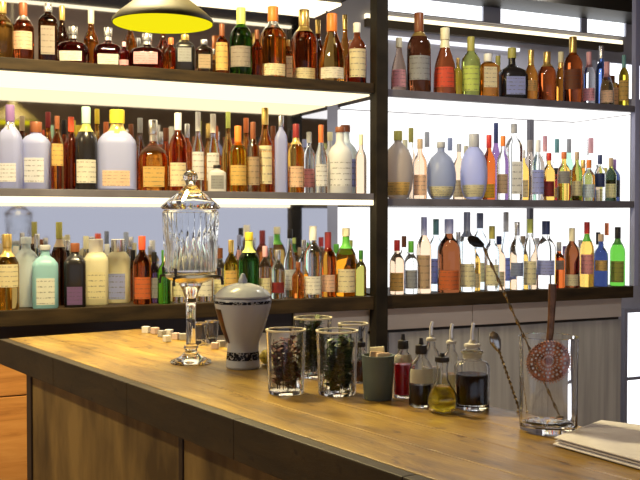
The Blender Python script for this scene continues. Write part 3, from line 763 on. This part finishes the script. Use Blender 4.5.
for a in (-20, 70, 160, 250):
    c, d = math.cos(math.radians(a)), math.sin(math.radians(a))
    b = tube([(c * r * s, d * r * s, h * s) for r, h in ((24.5, 87), (30, 87), (34, 86.5), (35, 82), (35, 79))], 1.5 * s, 8)
    t = link('tap', b, mat('dark_tap_metal', (.06, .05, .045), .3, .9), fo)
    link('tap_handle', tube([(c * 31 * s, d * 31 * s, 88.2 * s), (c * 31 * s, d * 31 * s, 96 * s)], [1.1 * s, 1.8 * s], 8), mat('dark_tap_metal', (0, 0, 0)), t)

# porcelain jar
ja, s = thing('porcelain_jar', 243, 368, 'white porcelain lidded jar with dark painted bands, narrow waist and wide shoulder', 'jar')
porc = mat('porcelain', (.47, .51, .63), .22)
def painted(name, ink, base, sx, thr):
    m, n, l, b = principled(name)
    tc = n.new('ShaderNodeTexCoord'); mp = n.new('ShaderNodeMapping'); mp.inputs['Scale'].default_value = sx
    v = n.new('ShaderNodeTexVoronoi'); v.inputs['Scale'].default_value = 1
    l.new(tc.outputs['Object'], mp.inputs[0]); l.new(mp.outputs[0], v.inputs['Vector'])
    r = ramp(n, [(thr, ink), (thr + .06, base)]); l.new(v.outputs['Distance'], r.inputs[0])
    l.new(r.outputs[0], b.inputs['Base Color']); b.inputs['Roughness'].default_value = .25
    return m
jp = P([(0, 0), (15.5, 0), (17, 2), (16.5, 8), (15.8, 18), (16, 25), (18, 31), (21.5, 40), (25.5, 53), (28, 62), (28.8, 67), (27, 70), (25, 70.3)], s)
link('body', lathe(jp + [(0, 70.3 * s)], 40), porc, ja)
jl = P([(0, 70.8), (27.5, 70.8), (28, 72.5), (24.5, 77), (18, 81.5), (10, 84), (5, 85), (0, 85)], s)
jlid = link('lid', lathe(jl, 40), porc, ja)
link('knob', lathe(P([(0, 85.2), (4.2, 85.2), (4.6, 87.5), (3, 91), (2, 94), (0, 95)], s), 16), porc, jlid)
ink = painted('painted_band', (.012, .014, .03), (.55, .56, .62), (160, 160, 160), .62)
tag(link('painted_band', wrap_bm(jp, 9 * s, 17 * s, 0, math.pi * .999, steps=48, off=.0006), ink, ja), 'dark patterned band round the foot')
tag(link('painted_band', wrap_bm(jp, 65.2 * s, 68 * s, 0, math.pi * .999, steps=48, off=.0006), ink, ja), 'dark patterned band under the rim')
tag(link('painted_motif', wrap_bm(jp, 26 * s, 60 * s, math.radians(188), .62, steps=14, hs=10, off=.0006), mottled('motif_glaze', (.02, .014, .016), (.16, .018, .02), 26, .3), ja), 'dark red and black painted figure panel')

# three tumblers with herbs
def leaf(b, p, d, L, W, bend):
    d = d.normalized(); u = d.cross(Vector((0, 0, 1)))
    if u.length < .05: u = Vector((1, 0, 0))
    u.normalize(); nrm = u.cross(d)
    pts = []
    for t, w in ((0, .12), (.3, .85), (.6, 1), (.85, .5), (1, .05)):
        c = p + d * (L * t) + nrm * (-bend * L * t * t)
        pts.append((b.verts.new(c - u * W * w + nrm * W * .25 * w), b.verts.new(c), b.verts.new(c + u * W * w + nrm * W * .25 * w)))
    for a, c in zip(pts, pts[1:]):
        b.faces.new((a[0], a[1], c[1], c[0])); b.faces.new((a[1], a[2], c[2], c[1]))
def herb(name, root_px, s, r, h0, h1, n, mats, label, cat, dz, seed, Lr=(6, 10), lim0=15.0, stems=9):
    rr = random.Random(seed)
    p, _ = spot(*root_px)
    e = empty(name, (p.x, p.y, ZT + dz), label, cat, rz=RZ)
    sb = bmesh.new(); tips = []
    for k in range(stems):
        a = rr.uniform(0, 6.28); q = r * s * rr.uniform(.2, .95)
        top = Vector((math.cos(a) * q, math.sin(a) * q, s * rr.uniform(h1 * .72, h1)))
        bot = Vector((math.cos(a) * q * .65, math.sin(a) * q * .65, .0))
        tube([bot, bot.lerp(top, .5) + Vector((0, 0, .002)), top], .0011, 5, sb); tips.append((bot, top))
    link('stems', sb, mats[1], e)
    lb = bmesh.new()
    for k in range(n):
        bo, to = rr.choice(tips)
        q = bo.lerp(to, rr.uniform(h0 / h1, 1))
        a = rr.uniform(0, 6.28)
        d = Vector((math.cos(a), math.sin(a), rr.uniform(-.3, .9)))
        L = s * rr.uniform(*Lr)
        end = q + d.normalized() * L
        lim = r * s * .96
        if math.hypot(end.x, end.y) > lim and h1 < 900:
            d = Vector((-q.x, -q.y, .5 * rr.random() * .05)).normalized() + Vector((0, 0, rr.uniform(0, 1)))
            L *= .7
        leaf(lb, q, d, L, L * .34, rr.uniform(-.2, .5))
    for v in list(lb.verts) + list():
        q = math.hypot(v.co.x, v.co.y)
        if q > lim0 * s: v.co.x *= lim0 * s / q; v.co.y *= lim0 * s / q
        v.co.z = max(v.co.z, .0005)
    lo = link('leaves', lb, mats[0], e); lo['kind'] = 'stuff'
    return e
mint = (mottled('mint_leaf', (.012, .035, .008), (.06, .12, .025), 60, .45), mat('mint_stem', (.06, .11, .03), .5))
dry = (mottled('dried_petal', (.05, .012, .012), (.20, .045, .04), 70, .6), mat('dried_stem', (.10, .07, .03), .6))
pale = (mottled('pale_leaf', (.05, .09, .02), (.22, .26, .09), 60, .5), mat('pale_stem', (.12, .15, .05), .5))
gold_rim = mat('gold_rim', (.88, .80, .58), .3, .3)
def tumbler(px, py, hw, H, label, n=8):
    t, s = thing('tumbler', px, py, label, 'tumbler', 'tumblers filled with herbs')
    pr = hollow([(hw * .86, 0), (hw * .90, 2), (hw * .93, H * .3), (hw * .96, H * .7), (hw, H)], s, 1.4, 4)
    link('glass', lathe(pr, 32), thin_glass, t)
    link('gilt_rim', lathe([(r * s, h * s) for r, h in ((hw + .3, H - .8), (hw + .4, H + .9), (hw - 1.6, H + .9), (hw - 1.6, H + .2), (hw - .05, H + .2), (hw + .05, H - .8), (hw + .3, H - .8))], 32), gold_rim, t)
    return s
dzg = .011
s = tumbler(286, 393, 20, 63, 'clear tumbler of dark red dried petals, gilt rim, next to the porcelain jar')
herb('dried_petals', (286, 393), s, 17, 2, 50, 420, dry, 'bunch of dark red dried petals inside a clear tumbler', 'garnish', 4 * s + .003, 3, (6, 11), 15.3, stems=14)
s = tumbler(337, 394, 21, 63, 'clear tumbler packed with dark green mint, gilt rim, beside the teal cup')
herb('mint_bunch', (337, 394), s, 18, 2, 54, 520, mint, 'dark green mint filling the tumbler beside the teal cup', 'herb', 4 * s + .003, 5, (8, 13), 16.2, stems=18)
s = tumbler(313, 376, 19, 58, 'clear tumbler of olive herbs standing behind the two other tumblers')
herb('olive_herb_bunch', (313, 376), s, 15, 4, 56, 360, (mottled('olive_leaf', (.03, .045, .012), (.12, .14, .04), 60, .5), mint[1]), 'olive green herbs filling the tumbler behind two others', 'herb', 4 * s + .003, 9, (7, 12), 14.5, stems=16)
s = tumbler(353, 376, 15, 52, 'smaller clear tumbler with a few pale leaves behind the mint tumbler')
herb('pale_herb_bunch', (353, 376), s, 11, 4, 34, 100, pale, 'few pale green leaves low in the smaller tumbler', 'herb', 4 * s + .003, 11, (5, 8), 11.0, stems=6)

# lemon
le, s = thing('lemon', 267, 364.5, 'yellow lemon lying behind the dried petals tumbler', 'lemon', None, RZ + 1.4)
lm = lathe([(0, 0), (.004, .002), (.012, .008), (.020, .022), (.022, .034), (.019, .047), (.010, .058), (.005, .063), (0, .066)], 20)
for v in lm.verts:
    x, y, z = v.co; v.co = (z - .033, y, x + .0222)
link('peel', lm, mat('lemon_peel', (.85, .68, .08), .4), le)
link('stalk', tube([(-.033, 0, .0222), (-.037, 0, .0225)], .002, 6), mat('lemon_stalk', (.2, .2, .06), .6), le)

# teal cup with folded papers
cu, s = thing('teal_cup', 378, 399, 'matt teal grey ceramic cup holding folded tan paper packets', 'cup')
link('cup', lathe(hollow([(13.5, 0), (14.2, 1), (15.2, 20), (16.2, 40), (16.7, 44)], s, 2, 5), 32), mat('teal_glaze', (.105, .14, .14), .5), cu)
link('foot_ring', lathe(P([(12, -.25), (13.2, -.25), (13.2, .2), (12, .2), (12, -.25)], s), 32), mat('foot_ring_clay', (.14, .13, .11), .7), cu)
pp, s = spot(378, 399)
R3 = Matrix.Rotation(RZ, 3, 'Z')
for k, (dx, dy, rz, tx, c, hh, lab) in enumerate(((-5, -3, .2, .2, 'tan', 48, 'tan folded paper packet tilted toward the bottles, in the teal cup'), (4, 3, -.3, -.22, 'cream', 52, 'cream folded paper packet standing upright in the teal cup'), (3, -6, .5, .1, 'peach', 47, 'peach folded paper packet in front of the cream one, teal cup'))):
    o = pp + R3 @ Vector((dx * s, dy * s, 0))
    t = empty('paper_packet', (o.x, o.y, ZT + 6 * s), lab, 'paper packet', 'paper packets in the teal cup', RZ + rz)
    b = box_bm(-7 * s, 7 * s, -1.4 * s, 1.4 * s, 0, (hh - 6) * s, .0008)
    bmesh.ops.rotate(b, verts=b.verts[:], cent=(0, 0, 0), matrix=Matrix.Rotation(tx * .5, 3, 'Y'))
    link('packet', b, mat('packet_' + c, CLR[c], .7), t, smooth=False)
    b = box_bm(-7.2 * s, 7.2 * s, -1.7 * s, 1.7 * s, (hh - 12) * s, (hh - 6.6) * s, .0008)
    bmesh.ops.rotate(b, verts=b.verts[:], cent=(0, 0, 0), matrix=Matrix.Rotation(tx * .5, 3, 'Y'))
    link('folded_flap', b, mat('packet_flap_' + c, tuple(x * .85 for x in CLR[c]), .7), t, smooth=False)

# dashers and cruets
def liquid_bm(lst, s, wall, base, level):
    pts = [(0, (base + .15) * s)]
    for h in [base + .15 + (level - base - .15) * i / 8 for i in range(9)]:
        r = radius_at([(a, b_) for a, b_ in lst], h)
        pts.append((max(r - wall - .12, .4) * s, h * s))
    pts.append((0, level * s))
    return lathe(pts, 24)
def cruet(px, py, lst, wall, base, level, liq, label, band=None, pour=None, cap=None):
    t, s = thing('sauce_bottle', px, py, label, 'bottle', 'small bottles and cruets on the bar')
    link('bottle', lathe(hollow(lst, s, wall, base), 28), thin_glass, t)
    if liq:
        link('liquid', liquid_bm(lst, s, wall, base, level), mat('liquid_' + liq[0], liq[1], .12, 0, liq[2], 1.12), t)
    H = lst[-1][1]; rn = lst[-1][0]
    if band:
        link('label', wrap_bm(P(lst, s), band[0] * s, band[1] * s, 0 if band[2] > 3 else -math.pi / 2, band[2], steps=28), mat('bottle_paper', (.72, .70, .62), .6), t)
    if cap:
        k = cap
        link('stopper', lathe(P([(0, H + .15), (rn + .6, H + .15), (rn + 1, H + 1.5), (rn + .6, H + k * .55), (rn * .5, H + k * .62), (rn * .35, H + k), (0, H + k)], s), 16), mat('black_rubber', (.02, .017, .017), .4), t)
    if pour:
        st = link('stopper', lathe(P([(0, H + .15), (rn + .8, H + .15), (rn + 1.2, H + 1.2), (rn + .8, H + 3), (rn * .55, H + 4), (rn * .4, H + 7), (0, H + 7)], s), 16), mat('white_rubber', (.62, .60, .56), .45), t)
        tag(link('pour_spout', tube([(0, 0, (H + 6) * s), (0, 0, (H + 7 + pour * .5) * s), (1.2 * s, 0, (H + 7 + pour) * s)], [2.1 * s, 1.9 * s, 1.6 * s], 10), mat('bright_spout', (.88, .88, .88), .3, .6), t), 'bright metal spout')
    return t
cruet(361, 383, [(7, 0), (8, 1), (8, 24), (6, 30), (4, 33), (3.6, 36)], 1, 2, 22, ('brown', (.12, .04, .015), .6), 'small brown dropper bottle behind the teal cup', cap=9)
cruet(403, 397, [(9.2, 0), (9.8, 1), (9.8, 34), (8, 41), (5, 45), (4.6, 48)], 1.2, 3, 33, ('red', (.62, .012, .02), .55), 'small bottle of bright red liquid next to the teal cup', (35, 43, 1.5), cap=15)
cruet(421, 406, [(11.4, 0), (12.2, 1), (12, 36), (9, 44), (5.6, 48), (5, 52)], 1.3, 3, 22, ('dark', (.02, .008, .006), .0), 'small bottle quarter full of black liquid behind the round yellow flask', (24, 38, 1.2), cap=16)
cruet(431, 397, [(8.6, 0), (9.4, 1), (9.2, 38), (7, 46), (4.4, 50), (4, 56)], 1.2, 3, 30, ('pale', (.85, .83, .7), .8), 'clear cruet with upright metal spout behind the black liquid bottle', pour=12)
cruet(451, 400, [(9, 0), (9.8, 1), (9.6, 36), (7, 45), (4.4, 49), (4, 56)], 1.2, 3, 26, ('straw', (.8, .7, .35), .8), 'clear cruet with metal spout between yellow flask and wide dark cruet', pour=13)
cruet(442, 412, [(9, 0), (12, 1.5), (14.8, 7), (15.4, 12), (14, 19), (9.5, 26), (6.4, 32), (5.8, 44), (6.4, 50)], 1.2, 2.2, 26, ('yellow', (1, .80, .05), .9), 'round little flask of yellow oil, nearest of the small bottles', cap=9)
cruet(472, 408, [(16, 0), (17.4, 1.5), (17.6, 42), (15, 46), (10, 48), (9, 50), (9, 54), (11, 55), (11, 57.5), (8, 58.5), (7, 61)], 1.6, 5, 34, ('dark', (0, 0, 0), 0), 'wide cruet of dark brown liquid with metal spout, widest small bottle', (50, 56, 3.14), pour=17)

# sugar cubes and a little glass by the fountain
wrap_m = [mat('sugar_white', (.62, .60, .62), .5), mat('sugar_pink', (.55, .42, .40), .5), mat('sugar_grey', (.36, .35, .36), .4)]
for k, (px, py) in enumerate(((146, 333), (155, 334), (162, 337), (169, 336), (176, 339.5), (183, 340), (167, 342), (215, 349), (221, 347))):
    t, s = thing('sugar_cube', px, py, 'small pale wrapped sugar cube on the far edge of the bar top', 'sugar cube', 'sugar cubes by the drink fountain', RZ + rnd.uniform(-.8, .8))
    box('cube', (-3.4 * s, 3.4 * s, -3.2 * s, 3.2 * s, 0, 6.5 * s), wrap_m[k % 3], t, bev=.0025)
for px, py, hw, H, lab in ((199, 345, 9, 22, 'small clear shot glass right behind the fountain stem'), (212, 343, 7, 22, 'small clear shot glass nearer the porcelain jar')):
    t, s = thing('shot_glass', px, py, lab, 'shot glass', 'shot glasses by the drink fountain')
    link('glass', lathe(hollow([(hw * .75, 0), (hw * .8, 1.5), (hw * .8, 4), (hw * .9, 12), (hw, H)], s, 1, 5), 20, flute=(1 * s, 14 * s, 0, .06)), clear_glass, t)
    link('rim_band', lathe(P([(hw + .15, H - 1.2), (hw + .25, H + .3), (hw - .9, H + .3), (hw - .9, H + .1), (hw, H + .1), (hw + .05, H - 1.2), (hw + .15, H - 1.2)], s), 20), chrome, t)

# mixing glass with strainer and spoon
mg, s = thing('mixing_glass', 548, 430.5, 'large straight cut glass mixing glass holding a copper strainer and long spoon', 'mixing glass')
gp = [(26.5, 0), (28, 2), (28.4, 6), (28.6, 40), (29, 80), (29.4, 94)]
link('glass', lathe(hollow(gp, s, 2.5, 8), 32, flute=(6 * s, 72 * s, 27.9 * s, .035)), mat('cut_glass', (.99, .99, .995), .01, 0, 1.0, 1.48), mg)
link('base_star', lathe(P([(0, 8.2), (16, 8.2), (24, 8.3), (22, 9.3), (12, 9.0), (0, 9.6)], s), 24, flute=(0, 1, 0, .12)), ribbed_glass, mg)
mp_, _ = spot(548, 430.5)
copper = mottled('copper', (.22, .07, .035), (.58, .25, .14), 60, .35, .7)
def in_glass(x, y, z):
    v = R3 @ Vector((x * s, y * s, 0)); return (mp_.x + v.x, mp_.y + v.y, ZT + z * s)
st = empty('cocktail_strainer', in_glass(-1, -5.5, 70), 'round copper cocktail strainer with upright handle inside the mixing glass', 'strainer', rz=RZ)
d = bmesh.new()
R_, N_ = 21.4 * s, 44
tilt = Matrix.Rotation(math.radians(12), 3, 'X') @ Matrix.Rotation(math.radians(-22), 3, 'Y')
def dished(r, a):
    return Vector((r * math.cos(a), .004 * (1 - (r / R_) ** 2) + 0, r * math.sin(a)))
ringp = []
for fr in (0, .1, .19, .28, .37, .46, .55, .64, .73, .82, .91, 1.0):
    ringp.append([d.verts.new(dished(R_ * fr, 2 * math.pi * k / N_)) for k in range(N_)] if fr else [d.verts.new((0, .004, 0))])
for i, (a, c) in enumerate(zip(ringp, ringp[1:])):
    for k in range(N_):
        j = (k + 1) % N_
        if len(a) == 1:
            d.faces.new((a[0], c[k], c[j]))
        elif not (i in (2, 4, 6, 8) and (k + i // 2) % 2 == 0):
            d.faces.new((a[k], c[k], c[j], a[j]))
bmesh.ops.solidify(d, geom=d.faces[:], thickness=.0009)
bmesh.ops.rotate(d, verts=d.verts[:], cent=(0, 0, 0), matrix=tilt)
link('perforated_disc', d, copper, st, smooth=False)
pts = []
turns = 44
for k in range(turns * 8):
    a = 2 * math.pi * k / (turns * 8); q = 2 * math.pi * k / 8
    v = Vector(((R_ * .98 + .0034 * math.cos(q)) * math.cos(a), .0034 * math.sin(q) - .004, (R_ * .98 + .0034 * math.cos(q)) * math.sin(a)))
    pts.append(tilt @ v)
link('spring_coil', tube(pts, .0007, 5), mat('copper_wire', (.62, .30, .18), .3, .8), st)
hp = [(0, -.001, 20 * s), (1.5 * s, -.001, 30 * s), (2.6 * s, 0, 48 * s), (3.2 * s, 0, 66 * s), (3.4 * s, 0, 77 * s)]
tag(link('handle', tube(hp, [.008, .008, .008, .0095, .009], 10, oval=.8), mottled('aged_brown_handle', (.06, .025, .012), (.26, .12, .055), 40, .35, .4), st), 'dark brown flat handle')
steel = mat('bar_spoon_dark_steel', (.34, .27, .16), .25, .9)
gilt = mat('bar_spoon_gilt', (.55, .42, .2), .25, .9)
def bar_spoon(name, a, b_, label, bowl_dir, bl, r, head_m):
    """twisted rod from a (foot) to b_ (head), bowl at the head"""
    a, b_ = Vector(a), Vector(b_)
    root = empty(name, a, label, 'spoon')
    n = 70
    pts = [(b_ - a) * (i / n) for i in range(n + 1)]
    link('twisted_rod', tube(pts, r, 4, twist=.55, oval=.55), steel, root, smooth=False)
    hb = lathe([(0, -bl * .5), (r * 1.2, -bl * .47), (bl * .18, -bl * .3), (bl * .30, 0), (bl * .25, bl * .3), (bl * .1, bl * .47), (0, bl * .5)], 16)
    q = Vector((0, 0, 1)).rotation_difference(Vector(bowl_dir).normalized()).to_matrix()
    for v in hb.verts:
        v.co = q @ Vector((v.co.x, v.co.y * .4, v.co.z)) + (b_ - a) + Vector(bowl_dir).normalized() * bl * .42
    link('bowl', hb, head_m, root)
    link('foot_disc', lathe([(0, -.001), (r * 2.2, -.001), (r * 2.4, .001), (r * 1.2, .003), (0, .003)], 12), gilt, root)
    return root
Rw = R3 @ Vector((1, 0, 0))
bl_dir = R3 @ Vector((-.85, -.1, .42))
bar_spoon('bar_spoon', in_glass(14, 8, 12), in_glass(-64.5, 8, 185), 'long dark twisted bar spoon leaning out of the mixing glass', bl_dir, 19 * s, .0033, mat('spoon_bowl_dark', (.03, .028, .026), .3, .7))
q0, s2 = spot(520, 412.5)
v0 = R3 @ Vector((-21 * s2, 2 * s2, 0))
bar_spoon('bar_spoon', (q0.x, q0.y, ZT + .002), (q0.x + v0.x, q0.y + v0.y, ZT + 62 * s2), 'short twisted bar spoon with black and silver head beside the mixing glass', R3 @ Vector((-.35, 0, .94)), 22 * s2, .0034, mat('spoon_bowl_steel', (.45, .44, .42), .2, .95))

# folded napkin
nq = [at(*p, z=ZT) for p in ((553, 446), (601, 428), (705, 441), (672, 480))]
nc = sum(nq, Vector()) / 4
nk = empty('folded_napkin', (nc.x, nc.y, ZT + .0006), 'cream white napkin folded flat on the bar in front of the mixing glass', 'napkin')
linen = mottled('linen', (.76, .75, .82), (.84, .83, .90), 30, .85)
def fold(z0, z1, ins, seed):
    rr = random.Random(seed); b = bmesh.new(); G = 14; top = []; bot = []
    ph = rr.uniform(0, 6)
    for i in range(G + 1):
        rt, rb = [], []
        for j in range(G + 1):
            u, v = i / G, j / G
            uu = .5 + (u - .5) * (1 - ins); vv = .5 + (v - .5) * (1 - ins)
            p = (nq[0] * (1 - uu) * (1 - vv) + nq[3] * uu * (1 - vv) + nq[1] * (1 - uu) * vv + nq[2] * uu * vv) - nc
            e = min(u, 1 - u, v, 1 - v)
            k = min(1, e / .07) ** .5
            mid = (z0 + z1) / 2
            w = .0012 * math.sin(u * 7 + ph) * math.sin(v * 5 + ph) * k
            rt.append(b.verts.new((p.x, p.y, mid + (z1 - mid) * (.35 + .65 * k) + (w if z1 > .013 else 0))))
            rb.append(b.verts.new((p.x, p.y, mid - (mid - z0) * (.35 + .65 * k))))
        top.append(rt); bot.append(rb)
    for i in range(G):
        for j in range(G):
            b.faces.new((top[i][j], top[i + 1][j], top[i + 1][j + 1], top[i][j + 1]))
            b.faces.new((bot[i][j], bot[i][j + 1], bot[i + 1][j + 1], bot[i + 1][j]))
    for i in range(G):
        for (x0, y0, x1, y1) in ((i, 0, i + 1, 0), (i, G, i + 1, G), (0, i, 0, i + 1), (G, i, G, i + 1)):
            b.faces.new((top[x0][y0], top[x1][y1], bot[x1][y1], bot[x0][y0]))
    return b
for k, (a, b_, i_) in enumerate(((0, .0060, 0), (.0062, .0120, .03), (.0122, .0180, .015))):
    link('fold', fold(a, b_, i_, k), linen, nk)

# pendant lamp above the bar
lp = at(163, 24, z=2.09)
sl = depth(lp) / F
pl = empty('pendant_lamp', lp, 'olive metal pendant lamp with glowing yellow underside hanging above the bar', 'pendant lamp')
olive_metal = mottled('olive_enamel', (.03, .024, .006), (.07, .055, .012), 9, .6, 0)
link('shade', lathe([(r * sl, h * sl) for r, h in ((50.0, -.1), (50.6, .6), (49.8, 4), (44, 10), (34, 18), (22, 27), (12, 34), (8, 42), (0, 44), (0, 42.5), (7, 41), (10.5, 33), (21, 26), (33, 17), (43, 9), (48.9, 3.5), (50.0, -.1))], 40), olive_metal, pl)
tag(link('diffuser', lathe([(0, -2.0 * sl), (30 * sl, -1.6 * sl), (49.2 * sl, 0), (49.0 * sl, 1.2 * sl), (0, 1.2 * sl)], 40), glow('yellow_diffuser', (1.0, .86, .008), .95), pl), 'glowing yellow disc')
link('cord', tube([(0, 0, 43.5 * sl), (0, 0, 3.055 - lp.z)], .004, 8), mat('black_cord', (.01, .01, .01), .6), pl)

# ---------------------------------------------------------------- light
w = bpy.data.worlds.new('world'); sc.world = w; w.use_nodes = True
w.node_tree.nodes['Background'].inputs[0].default_value = (.72, .76, .90, 1)
w.node_tree.nodes['Background'].inputs[1].default_value = .82
def lamp(name, kind, loc, energy, c, rot=(0, 0, 0), **kw):
    l = bpy.data.lights.new(name, kind); l.energy = energy; l.color = c
    for k, v in kw.items(): setattr(l, k, v)
    o = bpy.data.objects.new(name, l); o.location = loc; o.rotation_euler = rot; col.objects.link(o)
    return o
lamp('pendant_bulb', 'SPOT', (lp.x, lp.y, lp.z - .02), 60, (1, .80, .32), spot_size=math.radians(130), spot_blend=.8, shadow_soft_size=.12)
def down(x, y, e, c=(1, .82, .58), z=3.0, size=.25):  # unseen disk lights added overhead to brighten the bar and shelving side
    lamp('overhead_fill', 'AREA', (x, y, z), e, c, size=size, shape='DISK')
m1 = P0 + bx * .35 - by * 1.9
down(m1.x, m1.y, 62, (1, .80, .45))
m2 = P0 + bx * .45 + by * .3
down(m2.x, m2.y, 66, (1, .80, .36))
down(X_at(500, 3.3), 3.2, 9, (1, .95, .90))
down(X_at(60, 3.3), 3.2, 30, (1, .82, .55))
lamp('ceiling_fill', 'AREA', (.8, -.6, 2.5), 20, (1, .86, .66), (math.pi, 0, 0), size=2.5)  # added upward fill, no fitting: lightens the ceiling in the mirror
lamp('back_wall_fill', 'AREA', (X_at(540, 4.6), 4.62, 2.95), 9, (.95, .96, 1), (.25, 0, 0), size=.25, shape='RECTANGLE', size_y=.1)  # added fill that lightens the wall behind the open top shelf
sp = Vector((1.5, .9, 2.95))
aim = (Vector((X_at(520, YF), YF, .85)) - sp).to_track_quat('-Z', 'Y').to_euler()
lamp('cabinet_fill', 'SPOT', sp, 75, (1, .95, .90), aim, spot_size=math.radians(48), spot_blend=.6, shadow_soft_size=.08)  # added fill aimed at the cabinet fronts, no lamp stands here

sc.view_settings.view_transform = 'Standard'
sc.view_settings.look = 'None'
sc.view_settings.exposure = 0.0
sc.view_settings.gamma = 1.0
sc.view_settings.use_curve_mapping = False
c = sc.cycles
c.use_denoising = True
c.max_bounces = 16; c.transmission_bounces = 14; c.transparent_max_bounces = 8; c.glossy_bounces = 6; c.diffuse_bounces = 4
c.sample_clamp_indirect = 6.0
